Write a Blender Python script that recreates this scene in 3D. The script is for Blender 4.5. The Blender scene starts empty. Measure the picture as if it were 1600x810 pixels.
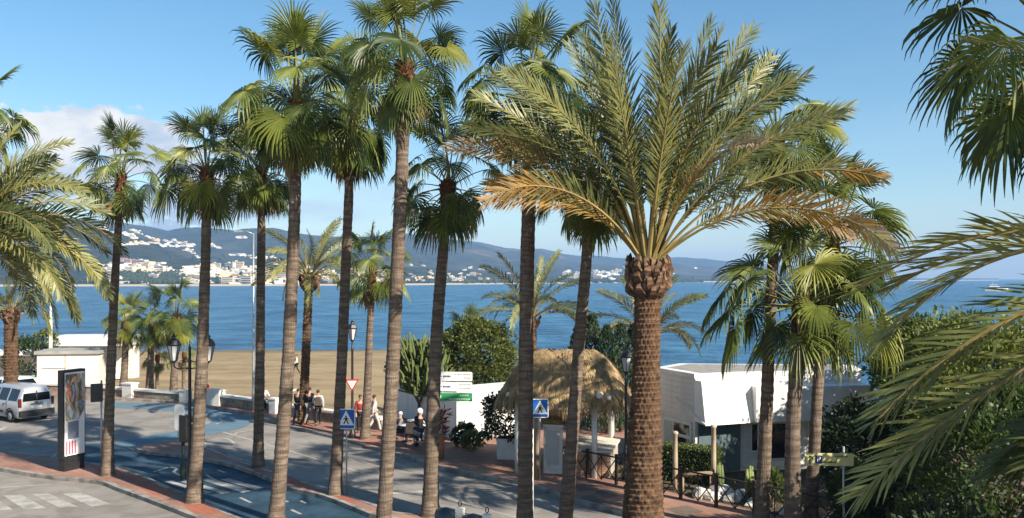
import bpy, bmesh, math, random
from mathutils import Vector, Matrix, noise as mnoise

# ------------------------------------------------------------------ camera, sky, sun
scene = bpy.context.scene
col = scene.collection
R = math.radians
CAM_H = 7.2          # eye height above the road
FOC = 1386.0         # focal length in photo pixels (1600 wide)
HOR = 435.0          # photo row of the horizon

cam_data = bpy.data.cameras.new('camera')
cam_data.sensor_width = 36.0
cam_data.lens = 36.0 * FOC / 1600.0
cam_data.shift_y = (HOR - 405.0) / 1600.0
cam_data.clip_start = 0.1
cam_data.clip_end = 30000.0
cam = bpy.data.objects.new('camera', cam_data)
cam.location = (0, 0, CAM_H)
cam.rotation_euler = (R(90), 0, 0)
col.objects.link(cam)
scene.camera = cam

SUN_AZ = R(131)      # clockwise from +Y: behind the camera, to the right
SUN_EL = R(33)
sun_dir = Vector((math.sin(SUN_AZ) * math.cos(SUN_EL), math.cos(SUN_AZ) * math.cos(SUN_EL), math.sin(SUN_EL)))

world = bpy.data.worlds.new('World')
scene.world = world
world.use_nodes = True
wn, wl = world.node_tree.nodes, world.node_tree.links
wn.clear()
w_out = wn.new('ShaderNodeOutputWorld')
w_sky = wn.new('ShaderNodeTexSky')
w_sky.sky_type = 'NISHITA'
w_sky.sun_disc = False
w_sky.sun_elevation = SUN_EL
w_sky.sun_rotation = SUN_AZ
w_sky.altitude = 10
w_sky.air_density = 1.0
w_sky.dust_density = 0.35
w_sky.ozone_density = 2.0
w_bg = wn.new('ShaderNodeBackground')
w_bg.inputs['Strength'].default_value = 0.079
w_hs = wn.new('ShaderNodeHueSaturation'); w_hs.inputs['Saturation'].default_value = 1.22; w_hs.inputs['Hue'].default_value = .492
wl.new(w_sky.outputs[0], w_hs.inputs['Color']); wl.new(w_hs.outputs[0], w_bg.inputs['Color'])
# a bank of low cumulus over the land to the left, thin streaks elsewhere
def wmath(op, a, b=None, clamp=False):
    n = wn.new('ShaderNodeMath'); n.operation = op; n.use_clamp = clamp
    for i, v in enumerate((a, b)):
        if v is None: continue
        if isinstance(v, (int, float)): n.inputs[i].default_value = v
        else: wl.new(v, n.inputs[i])
    return n.outputs[0]
def wrange(v, a, b, lo=0.0, hi=1.0):
    n = wn.new('ShaderNodeMapRange'); n.interpolation_type = 'SMOOTHSTEP'
    n.inputs[1].default_value = a; n.inputs[2].default_value = b
    n.inputs[3].default_value = lo; n.inputs[4].default_value = hi
    wl.new(v, n.inputs[0]); return n.outputs[0]
w_tc = wn.new('ShaderNodeTexCoord')
w_sep = wn.new('ShaderNodeSeparateXYZ'); wl.new(w_tc.outputs['Generated'], w_sep.inputs[0])
w_az = wmath('ARCTAN2', w_sep.outputs[0], w_sep.outputs[1])
w_el = w_sep.outputs[2]
def wnoise(scale, detail, stretch, seed, rough=0.55):
    m = wn.new('ShaderNodeMapping'); m.inputs['Scale'].default_value = (1, 1, stretch); m.inputs['Location'].default_value = (seed, seed * .7, 0)
    wl.new(w_tc.outputs['Generated'], m.inputs[0])
    n = wn.new('ShaderNodeTexNoise'); n.inputs['Scale'].default_value = scale; n.inputs['Detail'].default_value = detail; n.inputs['Roughness'].default_value = rough
    wl.new(m.outputs[0], n.inputs['Vector']); return n.outputs['Fac']
n_big = wnoise(10.5, 13, 2.2, 3.1, 0.58)
left = wrange(w_az, R(0), R(-22))
lowband = wmath('MULTIPLY', wrange(w_el, 0.03, 0.085), wrange(w_el, 0.25, 0.13))
dens = wmath('ADD', n_big, wmath('MULTIPLY', wmath('MULTIPLY', left, lowband), 0.34))
cl = wrange(dens, 0.735, 0.80)
n_cir = wnoise(2.2, 7, 7.0, 9.4, 0.5)
cir = wmath('MULTIPLY', wrange(n_cir, 0.42, 0.75), wrange(w_el, 0.02, 0.12))
band = wmath('MULTIPLY', wmath('MULTIPLY', wrange(wnoise(5.0, 8, 6.0, 5.2), 0.40, 0.66), wrange(w_az, R(4), R(-14))), wmath('MULTIPLY', wrange(w_el, 0.025, 0.06), wrange(w_el, 0.135, 0.08)))
cl = wmath('MAXIMUM', cl, wmath('MULTIPLY', band, 0.6))
cl_soft = wmath('MAXIMUM', cl, wmath('MULTIPLY', cir, 0.10), True)
n_sh = wnoise(11.0, 6, 2.0, 7.7)
w_mixc = wn.new('ShaderNodeMixRGB')
w_mixc.inputs[1].default_value = (0.50, 0.60, 0.74, 1); w_mixc.inputs[2].default_value = (0.95, 0.93, 0.90, 1)
wl.new(wmath('MULTIPLY', wrange(n_sh, 0.36, 0.62), wrange(w_el, 0.06, 0.13), True), w_mixc.inputs[0])
w_bg2 = wn.new('ShaderNodeBackground'); w_bg2.inputs['Strength'].default_value = 0.56
wl.new(w_mixc.outputs[0], w_bg2.inputs['Color'])
w_mix = wn.new('ShaderNodeMixShader')
wl.new(cl_soft, w_mix.inputs[0]); wl.new(w_bg.outputs[0], w_mix.inputs[1]); wl.new(w_bg2.outputs[0], w_mix.inputs[2])
wl.new(w_mix.outputs[0], w_out.inputs['Surface'])

sun_data = bpy.data.lights.new('sun', 'SUN')
sun_data.energy = 5.0
sun_data.angle = R(0.53)
sun_data.color = (1.0, 0.90, 0.76)
sun = bpy.data.objects.new('sun', sun_data)
sun.rotation_euler = sun_dir.to_track_quat('Z', 'Y').to_euler()
sun.location = (30, -30, 40)
col.objects.link(sun)

scene.view_settings.view_transform = 'Standard'
scene.view_settings.look = 'None'
scene.view_settings.exposure = 0.98
scene.view_settings.gamma = 1.0
scene.view_settings.use_curve_mapping = False
scene.render.engine = 'CYCLES'
scene.cycles.use_denoising = True
scene.cycles.max_bounces = 7
scene.cycles.transparent_max_bounces = 12
scene.cycles.volume_bounces = 0
scene.cycles.caustics_reflective = False
scene.cycles.caustics_refractive = False

# ------------------------------------------------------------------ helpers
def at(px, py, z=0.0):
    """ground point seen at a photo pixel, for level ground at height z"""
    d = FOC * (CAM_H - z) / (py - HOR)
    return Vector(((px - 800.0) / FOC * d, d, z))
def pt(px, py, d):
    """point at distance d seen at a photo pixel"""
    return Vector(((px - 800.0) / FOC * d, d, CAM_H + (HOR - py) / FOC * d))

MATS = {}
def nd(nt, kind): return nt.nodes.new(kind)
def M(name, c, rough=.75, var=.15, scale=4.0, stretch=(1, 1, 1), bump=0.0, bscale=40.0, spec=.3, metal=0.0, c2=None, coat=0.0, objrand=0.0, detail=6, stain=None, wet=None):
    if name in MATS: return MATS[name]
    m = bpy.data.materials.new(name); m.use_nodes = True
    nt = m.node_tree; b = nt.nodes['Principled BSDF']
    b.inputs['Roughness'].default_value = rough
    b.inputs['Specular IOR Level'].default_value = spec
    b.inputs['Metallic'].default_value = metal
    b.inputs['Coat Weight'].default_value = coat
    tc = nd(nt, 'ShaderNodeTexCoord'); mp = nd(nt, 'ShaderNodeMapping')
    mp.inputs['Scale'].default_value = stretch
    nt.links.new(tc.outputs['Object'], mp.inputs[0])
    n = nd(nt, 'ShaderNodeTexNoise'); n.inputs['Scale'].default_value = scale; n.inputs['Detail'].default_value = detail
    nt.links.new(mp.outputs[0], n.inputs['Vector'])
    mr = nd(nt, 'ShaderNodeMapRange'); mr.inputs[1].default_value = .3; mr.inputs[2].default_value = .7
    nt.links.new(n.outputs['Fac'], mr.inputs[0])
    mix = nd(nt, 'ShaderNodeMixRGB')
    lo = c2 if c2 else tuple(max(0, x * (1 - var)) for x in c)
    hi = c if c2 else tuple(min(1, x * (1 + var)) for x in c)
    mix.inputs[1].default_value = (*lo, 1); mix.inputs[2].default_value = (*hi, 1)
    nt.links.new(mr.outputs[0], mix.inputs[0])
    out = mix.outputs[0]
    if stain:
        n3 = nd(nt, 'ShaderNodeTexNoise'); n3.inputs['Scale'].default_value = stain[0]; n3.inputs['Detail'].default_value = 10; n3.inputs['Roughness'].default_value = .6; n3.inputs['Distortion'].default_value = .6
        nt.links.new(tc.outputs['Object'], n3.inputs['Vector'])
        r3 = nd(nt, 'ShaderNodeMapRange'); r3.inputs[1].default_value = .40; r3.inputs[2].default_value = .56; r3.inputs[3].default_value = stain[1]; r3.inputs[4].default_value = 1.05; nt.links.new(n3.outputs['Fac'], r3.inputs[0])
        h3 = nd(nt, 'ShaderNodeHueSaturation'); nt.links.new(r3.outputs[0], h3.inputs['Value']); nt.links.new(out, h3.inputs['Color']); out = h3.outputs[0]
    if wet:      # sand soaked by the waves near the water line
        sz = nd(nt, 'ShaderNodeSeparateXYZ'); nt.links.new(tc.outputs['Object'], sz.inputs[0])
        r4 = nd(nt, 'ShaderNodeMapRange'); r4.inputs[1].default_value = wet - .16; r4.inputs[2].default_value = wet; r4.inputs[3].default_value = .58; r4.inputs[4].default_value = 1.0; nt.links.new(sz.outputs[2], r4.inputs[0])
        h4 = nd(nt, 'ShaderNodeHueSaturation'); nt.links.new(r4.outputs[0], h4.inputs['Value']); nt.links.new(out, h4.inputs['Color']); out = h4.outputs[0]
    if objrand:
        oi = nd(nt, 'ShaderNodeObjectInfo'); hs = nd(nt, 'ShaderNodeHueSaturation')
        r2 = nd(nt, 'ShaderNodeMapRange'); r2.inputs[3].default_value = 1 - objrand; r2.inputs[4].default_value = 1 + objrand
        nt.links.new(oi.outputs['Random'], r2.inputs[0]); nt.links.new(r2.outputs[0], hs.inputs['Value'])
        nt.links.new(out, hs.inputs['Color']); out = hs.outputs[0]
    nt.links.new(out, b.inputs['Base Color'])
    if bump:
        n2 = nd(nt, 'ShaderNodeTexNoise'); n2.inputs['Scale'].default_value = bscale; n2.inputs['Detail'].default_value = 5
        nt.links.new(mp.outputs[0], n2.inputs['Vector'])
        bp = nd(nt, 'ShaderNodeBump'); bp.inputs['Strength'].default_value = bump; bp.inputs['Distance'].default_value = .03
        nt.links.new(n2.outputs['Fac'], bp.inputs['Height']); nt.links.new(bp.outputs[0], b.inputs['Normal'])
    MATS[name] = m
    return m
def leafmat(name, c, c2, trans=.35, rough=.5, hue=.03, val=.3, spec=.35, yellow=None):
    if name in MATS: return MATS[name]
    m = bpy.data.materials.new(name); m.use_nodes = True
    nt = m.node_tree; b = nt.nodes['Principled BSDF']; o = nt.nodes['Material Output']
    b.inputs['Roughness'].default_value = rough; b.inputs['Specular IOR Level'].default_value = spec
    tc = nd(nt, 'ShaderNodeTexCoord'); n = nd(nt, 'ShaderNodeTexNoise'); n.inputs['Scale'].default_value = 2.5; n.inputs['Detail'].default_value = 4
    nt.links.new(tc.outputs['Object'], n.inputs['Vector'])
    oi = nd(nt, 'ShaderNodeObjectInfo')
    ad = nd(nt, 'ShaderNodeMath'); ad.operation = 'ADD'; nt.links.new(n.outputs['Fac'], ad.inputs[0])
    sb = nd(nt, 'ShaderNodeMapRange'); sb.inputs[3].default_value = -.28; sb.inputs[4].default_value = .28; nt.links.new(oi.outputs['Random'], sb.inputs[0])
    nt.links.new(sb.outputs[0], ad.inputs[1])
    mr = nd(nt, 'ShaderNodeMapRange'); mr.inputs[1].default_value = .3; mr.inputs[2].default_value = .75; nt.links.new(ad.outputs[0], mr.inputs[0])
    mix = nd(nt, 'ShaderNodeMixRGB'); mix.inputs[1].default_value = (*c2, 1); mix.inputs[2].default_value = (*c, 1); nt.links.new(mr.outputs[0], mix.inputs[0])
    out = mix.outputs[0]
    if yellow:
        # a few leaves of a crown are turning: chosen by the leaf's own random number
        wn2 = nd(nt, 'ShaderNodeMath'); wn2.operation = 'FRACT'; mu = nd(nt, 'ShaderNodeMath'); mu.operation = 'MULTIPLY'; mu.inputs[1].default_value = 37.7
        nt.links.new(oi.outputs['Random'], mu.inputs[0]); nt.links.new(mu.outputs[0], wn2.inputs[0])
        st = nd(nt, 'ShaderNodeMapRange'); st.inputs[1].default_value = .86; st.inputs[2].default_value = 1.0; nt.links.new(wn2.outputs[0], st.inputs[0])
        mx2 = nd(nt, 'ShaderNodeMixRGB'); mx2.inputs[2].default_value = (*yellow, 1); nt.links.new(st.outputs[0], mx2.inputs[0]); nt.links.new(out, mx2.inputs[1]); out = mx2.outputs[0]
    nt.links.new(out, b.inputs['Base Color'])
    t = nd(nt, 'ShaderNodeBsdfTranslucent'); hs = nd(nt, 'ShaderNodeHueSaturation'); hs.inputs['Saturation'].default_value = 1.15; hs.inputs['Value'].default_value = 1.3
    nt.links.new(out, hs.inputs['Color']); nt.links.new(hs.outputs[0], t.inputs['Color'])
    ms = nd(nt, 'ShaderNodeMixShader'); ms.inputs[0].default_value = trans
    nt.links.new(b.outputs[0], ms.inputs[1]); nt.links.new(t.outputs[0], ms.inputs[2]); nt.links.new(ms.outputs[0], o.inputs['Surface'])
    MATS[name] = m
    return m

class MB:
    """collects faces for one mesh"""
    def __init__(s): s.v, s.f, s.m = [], [], []
    def face(s, pts, mi=0):
        i = len(s.v); s.v += [tuple(p) for p in pts]; s.f.append(tuple(range(i, i + len(pts)))); s.m.append(mi)
    def box(s, c, size, mi=0, rz=0.0, mat=None, taper=1.0):
        hx, hy, hz = size[0] / 2, size[1] / 2, size[2] / 2
        pts = []
        for z in (-hz, hz):
            k = taper if z > 0 else 1.0
            for x, y in ((-hx, -hy), (hx, -hy), (hx, hy), (-hx, hy)):
                p = Vector((x * k, y * k, z))
                if mat is not None: p = mat @ p
                elif rz: p = Matrix.Rotation(rz, 3, 'Z') @ p
                pts.append(p + Vector(c))
        i = len(s.v); s.v += [tuple(p) for p in pts]
        for q in ((0, 3, 2, 1), (4, 5, 6, 7), (0, 1, 5, 4), (1, 2, 6, 5), (2, 3, 7, 6), (3, 0, 4, 7)):
            s.f.append(tuple(i + k for k in q)); s.m.append(mi)
    def tube(s, path, radii, n=8, mi=0, cap=True, flat=1.0):
        path = [Vector(p) for p in path]
        if isinstance(radii, (int, float)): radii = [radii] * len(path)
        i0 = len(s.v); ref = None
        for k, p in enumerate(path):
            t = (path[min(k + 1, len(path) - 1)] - path[max(k - 1, 0)])
            if t.length < 1e-9: t = Vector((0, 0, 1))
            t.normalize()
            if ref is None:
                ref = Vector((0, 1, 0)) if abs(t.y) < .9 else Vector((1, 0, 0))
            a = (ref - t * ref.dot(t)).normalized(); b = t.cross(a); ref = a
            for j in range(n):
                w = 2 * math.pi * j / n
                s.v.append(tuple(p + a * (math.cos(w) * radii[k]) + b * (math.sin(w) * radii[k] * flat)))
        for k in range(len(path) - 1):
            for j in range(n):
                a = i0 + k * n + j; b = i0 + k * n + (j + 1) % n
                s.f.append((a, b, b + n, a + n)); s.m.append(mi)
        if cap:
            s.f.append(tuple(i0 + j for j in reversed(range(n)))); s.m.append(mi)
            e = i0 + (len(path) - 1) * n
            s.f.append(tuple(e + j for j in range(n))); s.m.append(mi)
    def lathe(s, prof, c=(0, 0, 0), n=12, mi=0, cap=True):
        c = Vector(c); i0 = len(s.v)
        for r, z in prof:
            for j in range(n):
                w = 2 * math.pi * (j + .5) / n
                s.v.append((c.x + math.cos(w) * r, c.y + math.sin(w) * r, c.z + z))
        for k in range(len(prof) - 1):
            for j in range(n):
                a = i0 + k * n + j; b = i0 + k * n + (j + 1) % n
                s.f.append((a, b, b + n, a + n)); s.m.append(mi)
        if cap:
            s.f.append(tuple(i0 + j for j in reversed(range(n)))); s.m.append(mi)
            e = i0 + (len(prof) - 1) * n
            s.f.append(tuple(e + j for j in range(n))); s.m.append(mi)
    def prism(s, poly, z0, z1, mi=0, mi_side=None):
        n = len(poly); i = len(s.v)
        area = sum(poly[k][0] * poly[(k + 1) % n][1] - poly[(k + 1) % n][0] * poly[k][1] for k in range(n))
        if area < 0: poly = list(reversed(poly))
        s.v += [(p[0], p[1], z0) for p in poly] + [(p[0], p[1], z1) for p in poly]
        s.f.append(tuple(i + k for k in reversed(range(n)))); s.m.append(mi)
        s.f.append(tuple(i + n + k for k in range(n))); s.m.append(mi)
        for k in range(n):
            a, b = i + k, i + (k + 1) % n
            s.f.append((a, b, b + n, a + n)); s.m.append(mi if mi_side is None else mi_side)
    def sphere(s, c, r, n=10, m=6, mi=0, sc=(1, 1, 1)):
        c = Vector(c); prof = []
        i0 = len(s.v)
        for k in range(m + 1):
            th = math.pi * k / m
            for j in range(n):
                w = 2 * math.pi * j / n
                s.v.append((c.x + r * sc[0] * max(math.sin(th), .002) * math.cos(w), c.y + r * sc[1] * max(math.sin(th), .002) * math.sin(w), c.z - r * sc[2] * math.cos(th)))
        for k in range(m):
            for j in range(n):
                a = i0 + k * n + j; b = i0 + k * n + (j + 1) % n
                s.f.append((a, b, b + n, a + n)); s.m.append(mi)
    def mesh(s, name, mats, smooth=False):
        me = bpy.data.meshes.new(name)
        me.from_pydata(s.v, [], s.f)
        for m in (mats if isinstance(mats, (list, tuple)) else [mats]): me.materials.append(m)
        me.polygons.foreach_set('material_index', s.m)
        if smooth: me.polygons.foreach_set('use_smooth', [True] * len(s.f))
        me.update()
        return me
    def build(s, name, mats, parent=None, smooth=False, loc=None, rz=0.0):
        return link(name, s.mesh(name, mats, smooth), parent, loc, rz)
def link(name, me, parent=None, loc=None, rz=0.0):
    o = bpy.data.objects.new(name, me); col.objects.link(o)
    if parent is not None: o.parent = parent
    if loc is not None: o.location = loc
    if rz: o.rotation_euler = (0, 0, rz)
    return o
def tag(o, label=None, cat=None, group=None, kind=None):
    if label: o['label'] = label
    if cat: o['category'] = cat
    if group: o['group'] = group
    if kind: o['kind'] = kind
    return o
def thing(name, label, cat, loc=(0, 0, 0), rz=0.0, group=None):
    o = bpy.data.objects.new(name, None); col.objects.link(o); o.empty_display_size = .3
    o.location = loc; o.rotation_euler = (0, 0, rz)
    return tag(o, label, cat, group)
def smoothstep(a, b, x):
    t = max(0.0, min(1.0, (x - a) / (b - a))); return t * t * (3 - 2 * t)
def lerp(tbl, x):
    if x <= tbl[0][0]: return tbl[0][1]
    for (a, va), (b, vb) in zip(tbl, tbl[1:]):
        if x <= b: return va + (vb - va) * (x - a) / (b - a)
    return tbl[-1][1]
def fbm(x, y, z=0.0, o=4):
    s, a = 0.0, 1.0
    for k in range(o):
        s += a * mnoise.noise(Vector((x, y, z + 7.3 * k))); x *= 2.03; y *= 2.03; a *= .5
    return s

# ------------------------------------------------------------------ materials
asphalt = M('asphalt', (.285, .266, .238), .9, .22, .35, bump=.25, bscale=120, spec=.2, c2=(.215, .200, .180), detail=10, stain=(.9, .80))
bike_blue = M('bike_lane_blue_paint', (.038, .082, .120), .75, .25, .9, bump=.12, bscale=90, spec=.2, c2=(.024, .052, .080), detail=8, stain=(1.3, .7))
paint_white = M('road_paint_white', (.47, .46, .42), .8, .2, 2.2, c2=(.24, .23, .215), spec=.2, detail=10)
kerb_grey = M('kerb_concrete', (.27, .25, .225), .9, .2, 2, bump=.2, stain=(2.0, .6))
sand_mat = M('beach_sand', (.345, .262, .152), .95, .1, .22, stretch=(.25, 1.6, 1), bump=1.0, bscale=3.0, c2=(.255, .190, .108), spec=.1, detail=11, stain=(.35, .86), wet=-1.92)
white_paint = M('white_painted_timber', (.68, .67, .64), .55, .10, 1.3, bump=.05, stain=(.8, .86))
white_render = M('white_plaster', (.70, .68, .63), .8, .08, 1.2, bump=.08, c2=(.58, .56, .52))
dark_metal = M('dark_iron', (.018, .018, .020), .45, .3, 8, spec=.5)
galv = M('galvanised_steel', (.42, .43, .43), .42, .12, 6, metal=.7)
glass_dark = M('dark_glass', (.012, .014, .016), .06, .2, 2, spec=.6)
frost = M('lantern_glass', (.50, .52, .52), .25, .1, 5, spec=.5)
rubber = M('black_rubber', (.015, .015, .015), .8, .2, 10)
stone_mat = M('rubble_stone', (.20, .175, .145), .9, .3, 5, bump=.4, bscale=14, c2=(.10, .088, .075))
wood_old = M('weathered_wood', (.26, .19, .125), .85, .3, 4, stretch=(1, 1, .25), bump=.3, bscale=20)
brick_warm = M('warm_brick', (.46, .27, .17), .85, .2, 5, bump=.2, objrand=.16)
terracotta = M('terracotta', (.40, .17, .085), .8, .2, 4)
leaf_fan = leafmat('fan_palm_leaf', (.160, .190, .036), (.040, .066, .015), .24, .42, yellow=(.27, .27, .045))
leaf_fan_dead = leafmat('fan_palm_dead_leaf', (.30, .215, .10), (.16, .105, .05), .2, .8)
petiole_mat = M('fan_palm_petiole', (.155, .165, .05), .5, .25, 3)
boot_red = M('palm_leaf_base_reddish', (.215, .078, .040), .85, .4, 9, bump=.3, bscale=30, c2=(.085, .038, .022))
def bark_rings(name, c, c2, c3):
    m = bpy.data.materials.new(name); m.use_nodes = True; nt = m.node_tree; b = nt.nodes['Principled BSDF']; b.inputs['Roughness'].default_value = .92; b.inputs['Specular IOR Level'].default_value = .12
    tc = nd(nt, 'ShaderNodeTexCoord')
    def nz(scale, st, det=6):
        mp = nd(nt, 'ShaderNodeMapping'); mp.inputs['Scale'].default_value = st; nt.links.new(tc.outputs['Object'], mp.inputs[0])
        n = nd(nt, 'ShaderNodeTexNoise'); n.inputs['Scale'].default_value = scale; n.inputs['Detail'].default_value = det; n.inputs['Roughness'].default_value = .65; nt.links.new(mp.outputs[0], n.inputs['Vector']); return n.outputs['Fac']
    def rg(v, a, b_):
        r = nd(nt, 'ShaderNodeMapRange'); r.inputs[1].default_value = a; r.inputs[2].default_value = b_; nt.links.new(v, r.inputs[0]); return r.outputs[0]
    def mx(f, a, b_):
        x = nd(nt, 'ShaderNodeMixRGB'); nt.links.new(f, x.inputs[0])
        for i, v in ((1, a), (2, b_)):
            if isinstance(v, tuple): x.inputs[i].default_value = (*v, 1)
            else: nt.links.new(v, x.inputs[i])
        return x.outputs[0]
    rings = nz(1.0, (1.6, 1.6, 13.0), 8); cracks = nz(1.0, (24, 24, 2.2), 5); broad = nz(1.0, (2.0, 2.0, .55), 8)
    cc = mx(rg(broad, .36, .62), c2, c); cc = mx(rg(rings, .60, .42), cc, c3); cc = mx(rg(cracks, .46, .36), cc, c3)
    nt.links.new(cc, b.inputs['Base Color'])
    ad = nd(nt, 'ShaderNodeMath'); ad.operation = 'ADD'; nt.links.new(rings, ad.inputs[0]); nt.links.new(cracks, ad.inputs[1])
    bp = nd(nt, 'ShaderNodeBump'); bp.inputs['Strength'].default_value = .8; bp.inputs['Distance'].default_value = .05; nt.links.new(ad.outputs[0], bp.inputs['Height']); nt.links.new(bp.outputs[0], b.inputs['Normal'])
    return m
trunk_fan = bark_rings('fan_palm_bark', (.262, .205, .155), (.165, .126, .096), (.108, .080, .060))
leaf_date = leafmat('date_palm_leaflet', (.235, .240, .078), (.075, .095, .030), .18, .42, spec=.38)
leaf_date_old = leafmat('date_palm_leaflet_turning', (.44, .245, .055), (.25, .165, .05), .3, .6)
leaf_date_dry = leafmat('date_palm_leaflet_dry', (.42, .31, .20), (.26, .175, .095), .2, .8)
rachis_mat = M('date_palm_rachis', (.30, .205, .065), .55, .25, 2, c2=(.135, .125, .042))
bark_date = M('date_palm_bark', (.165, .100, .060), .95, .4, 6, bump=.8, bscale=34, c2=(.052, .031, .020), spec=.1)
stub_mat = M('date_palm_stub', (.185, .110, .066), .95, .35, 10, bump=.3, c2=(.055, .033, .021), objrand=.35)
leaf_dark = leafmat('shrub_leaf_dark', (.040, .068, .022), (.018, .032, .012), .2, .45)
leaf_mid = leafmat('tree_leaf_mid', (.165, .190, .042), (.055, .085, .022), .30, .45)
leaf_hedge = leafmat('hedge_leaf', (.120, .150, .042), (.050, .075, .022), .22, .5)
leaf_cyp = leafmat('cypress_leaf', (.050, .085, .038), (.022, .042, .020), .15, .6)
leaf_red = leafmat('reddish_plant_leaf', (.22, .055, .040), (.12, .04, .03), .25, .5)
euph_mat = leafmat('candelabra_stem', (.215, .250, .070), (.095, .130, .040), .05, .6)
bark_tree = M('tree_bark', (.19, .145, .105), .9, .3, 6, bump=.4, c2=(.10, .075, .055))
# ------------------------------------------------------------------ the setting
def paver_mat(name, c1, c2, c3, sc):
    m = bpy.data.materials.new(name); m.use_nodes = True; nt = m.node_tree; b = nt.nodes['Principled BSDF']
    b.inputs['Roughness'].default_value = .88; b.inputs['Specular IOR Level'].default_value = .2
    tc = nd(nt, 'ShaderNodeTexCoord'); mp = nd(nt, 'ShaderNodeMapping'); mp.inputs['Rotation'].default_value = (0, 0, R(46)); mp.inputs['Scale'].default_value = (sc, sc, sc)
    nt.links.new(tc.outputs['Object'], mp.inputs[0])
    br = nd(nt, 'ShaderNodeTexBrick'); br.inputs['Color1'].default_value = (*c1, 1); br.inputs['Color2'].default_value = (*c2, 1); br.inputs['Mortar'].default_value = (*c3, 1)
    br.inputs['Scale'].default_value = 1; br.inputs['Mortar Size'].default_value = .02; br.inputs['Brick Width'].default_value = .8; br.inputs['Row Height'].default_value = .4
    nt.links.new(mp.outputs[0], br.inputs['Vector'])
    n = nd(nt, 'ShaderNodeTexNoise'); n.inputs['Scale'].default_value = .5; n.inputs['Detail'].default_value = 8; nt.links.new(tc.outputs['Object'], n.inputs['Vector'])
    mr = nd(nt, 'ShaderNodeMapRange'); mr.inputs[1].default_value = .3; mr.inputs[2].default_value = .7; mr.inputs[3].default_value = .7; mr.inputs[4].default_value = 1.15; nt.links.new(n.outputs['Fac'], mr.inputs[0])
    hs = nd(nt, 'ShaderNodeHueSaturation'); nt.links.new(mr.outputs[0], hs.inputs['Value']); nt.links.new(br.outputs['Color'], hs.inputs['Color'])
    nt.links.new(hs.outputs[0], b.inputs['Base Color'])
    bp = nd(nt, 'ShaderNodeBump'); bp.inputs['Strength'].default_value = .4; bp.inputs['Distance'].default_value = .01; nt.links.new(br.outputs['Fac'], bp.inputs['Height']); bp.invert = True
    nt.links.new(bp.outputs[0], b.inputs['Normal'])
    return m
paver_pink = paver_mat('pink_pavers', (.37, .20, .145), (.31, .17, .125), (.22, .16, .13), 2.0)
paver_red = paver_mat('red_pavers', (.42, .145, .085), (.35, .125, .08), (.22, .13, .10), 2.0)
paver_brown = paver_mat('brown_pavers', (.20, .155, .12), (.17, .13, .10), (.12, .10, .08), 2.5)

def xy(pts): return [at(x, y) for x, y in pts]
def flat(name, polys, z, mat, parent=None):
    mb = MB()
    for poly in polys:
        p = [Vector((q[0], q[1], z)) for q in poly]
        a = sum(p[k].x * p[(k + 1) % len(p)].y - p[(k + 1) % len(p)].x * p[k].y for k in range(len(p)))
        if a < 0: p.reverse()
        mb.face(p)
    return mb.build(name, mat, parent)
def ribbon_pts(line, w):
    out = []
    for k, p in enumerate(line):
        a = Vector(line[max(k - 1, 0)][:2]); b = Vector(line[min(k + 1, len(line) - 1)][:2])
        t = (b - a).normalized(); nrm = Vector((-t.y, t.x))
        out.append((Vector(p[:2]), nrm))
    return out
def ribbon(mb, line, w0, w1, z0, z1, mi=0):
    pts = ribbon_pts(line, 0); n = len(pts); i = len(mb.v)
    for p, nr in pts:
        a = p + nr * w0; b = p + nr * w1
        mb.v += [(a.x, a.y, z0), (b.x, b.y, z0), (b.x, b.y, z1), (a.x, a.y, z1)]
    for k in range(n - 1):
        for j in range(4):
            a = i + k * 4 + j; b = i + k * 4 + (j + 1) % 4
            mb.f.append((a, a + 4, b + 4, b)); mb.m.append(mi)
    for e in (i, i + (n - 1) * 4):
        mb.f.append((e, e + 1, e + 2, e + 3)); mb.m.append(mi)
def smooth_line(line, n=5):
    out = []
    for k in range(len(line) - 1):
        p0 = line[max(k - 1, 0)]; p1 = line[k]; p2 = line[k + 1]; p3 = line[min(k + 2, len(line) - 1)]
        for j in range(n):
            t = j / n
            out.append(.5 * ((2 * p1) + (p2 - p0) * t + (2 * p0 - 5 * p1 + 4 * p2 - p3) * t * t + (3 * p1 - p0 - 3 * p2 + p3) * t ** 3))
    out.append(line[-1]); return out

WALL = xy([(-60, 612), (70, 613), (155, 617), (205, 621), (285, 627), (330, 631), (395, 640), (420, 645), (520, 661), (600, 674)])
far_kerb = [Vector((-200, 58, 0)), Vector((-60, 54.5, 0))] + smooth_line(xy([(0, 620), (90, 623), (177, 626), (260, 630), (320, 637), (397, 653), (443, 667), (517, 685), (583, 703), (633, 717), (690, 735), (750, 748), (807, 757), (850, 770), (900, 787), (970, 806)])) + [Vector((9.0, 20.6, 0)), Vector((16, 13.2, 0)), Vector((34, -6, 0)), Vector((70, -50, 0))]
back_edge = [Vector((-200, 92, 0)), Vector((-60, 66, 0))] + [p + Vector((0, .4, 0)) for p in WALL] + [Vector((-5.5, 47.5, 0)), Vector((-2, 50, 0)), Vector((12, 50, 0)), Vector((60, 50, 0)), Vector((220, 50, 0))]
tag(flat('ground', [[Vector((-220, -80, 0)), Vector((220, -80, 0))] + list(reversed(back_edge)) + [Vector((-220, 94, 0))]], -.035, M('earth', (.20, .16, .115), .95, .3, 1.5, bump=.4, c2=(.12, .10, .07))), kind='structure')
road = tag(flat('road', [[Vector((-200, -80, 0))] + [Vector((72, -80, 0))] + [p + Vector((.05, .05, 0)) for p in reversed(far_kerb)]], 0.0, asphalt), kind='structure')
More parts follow.
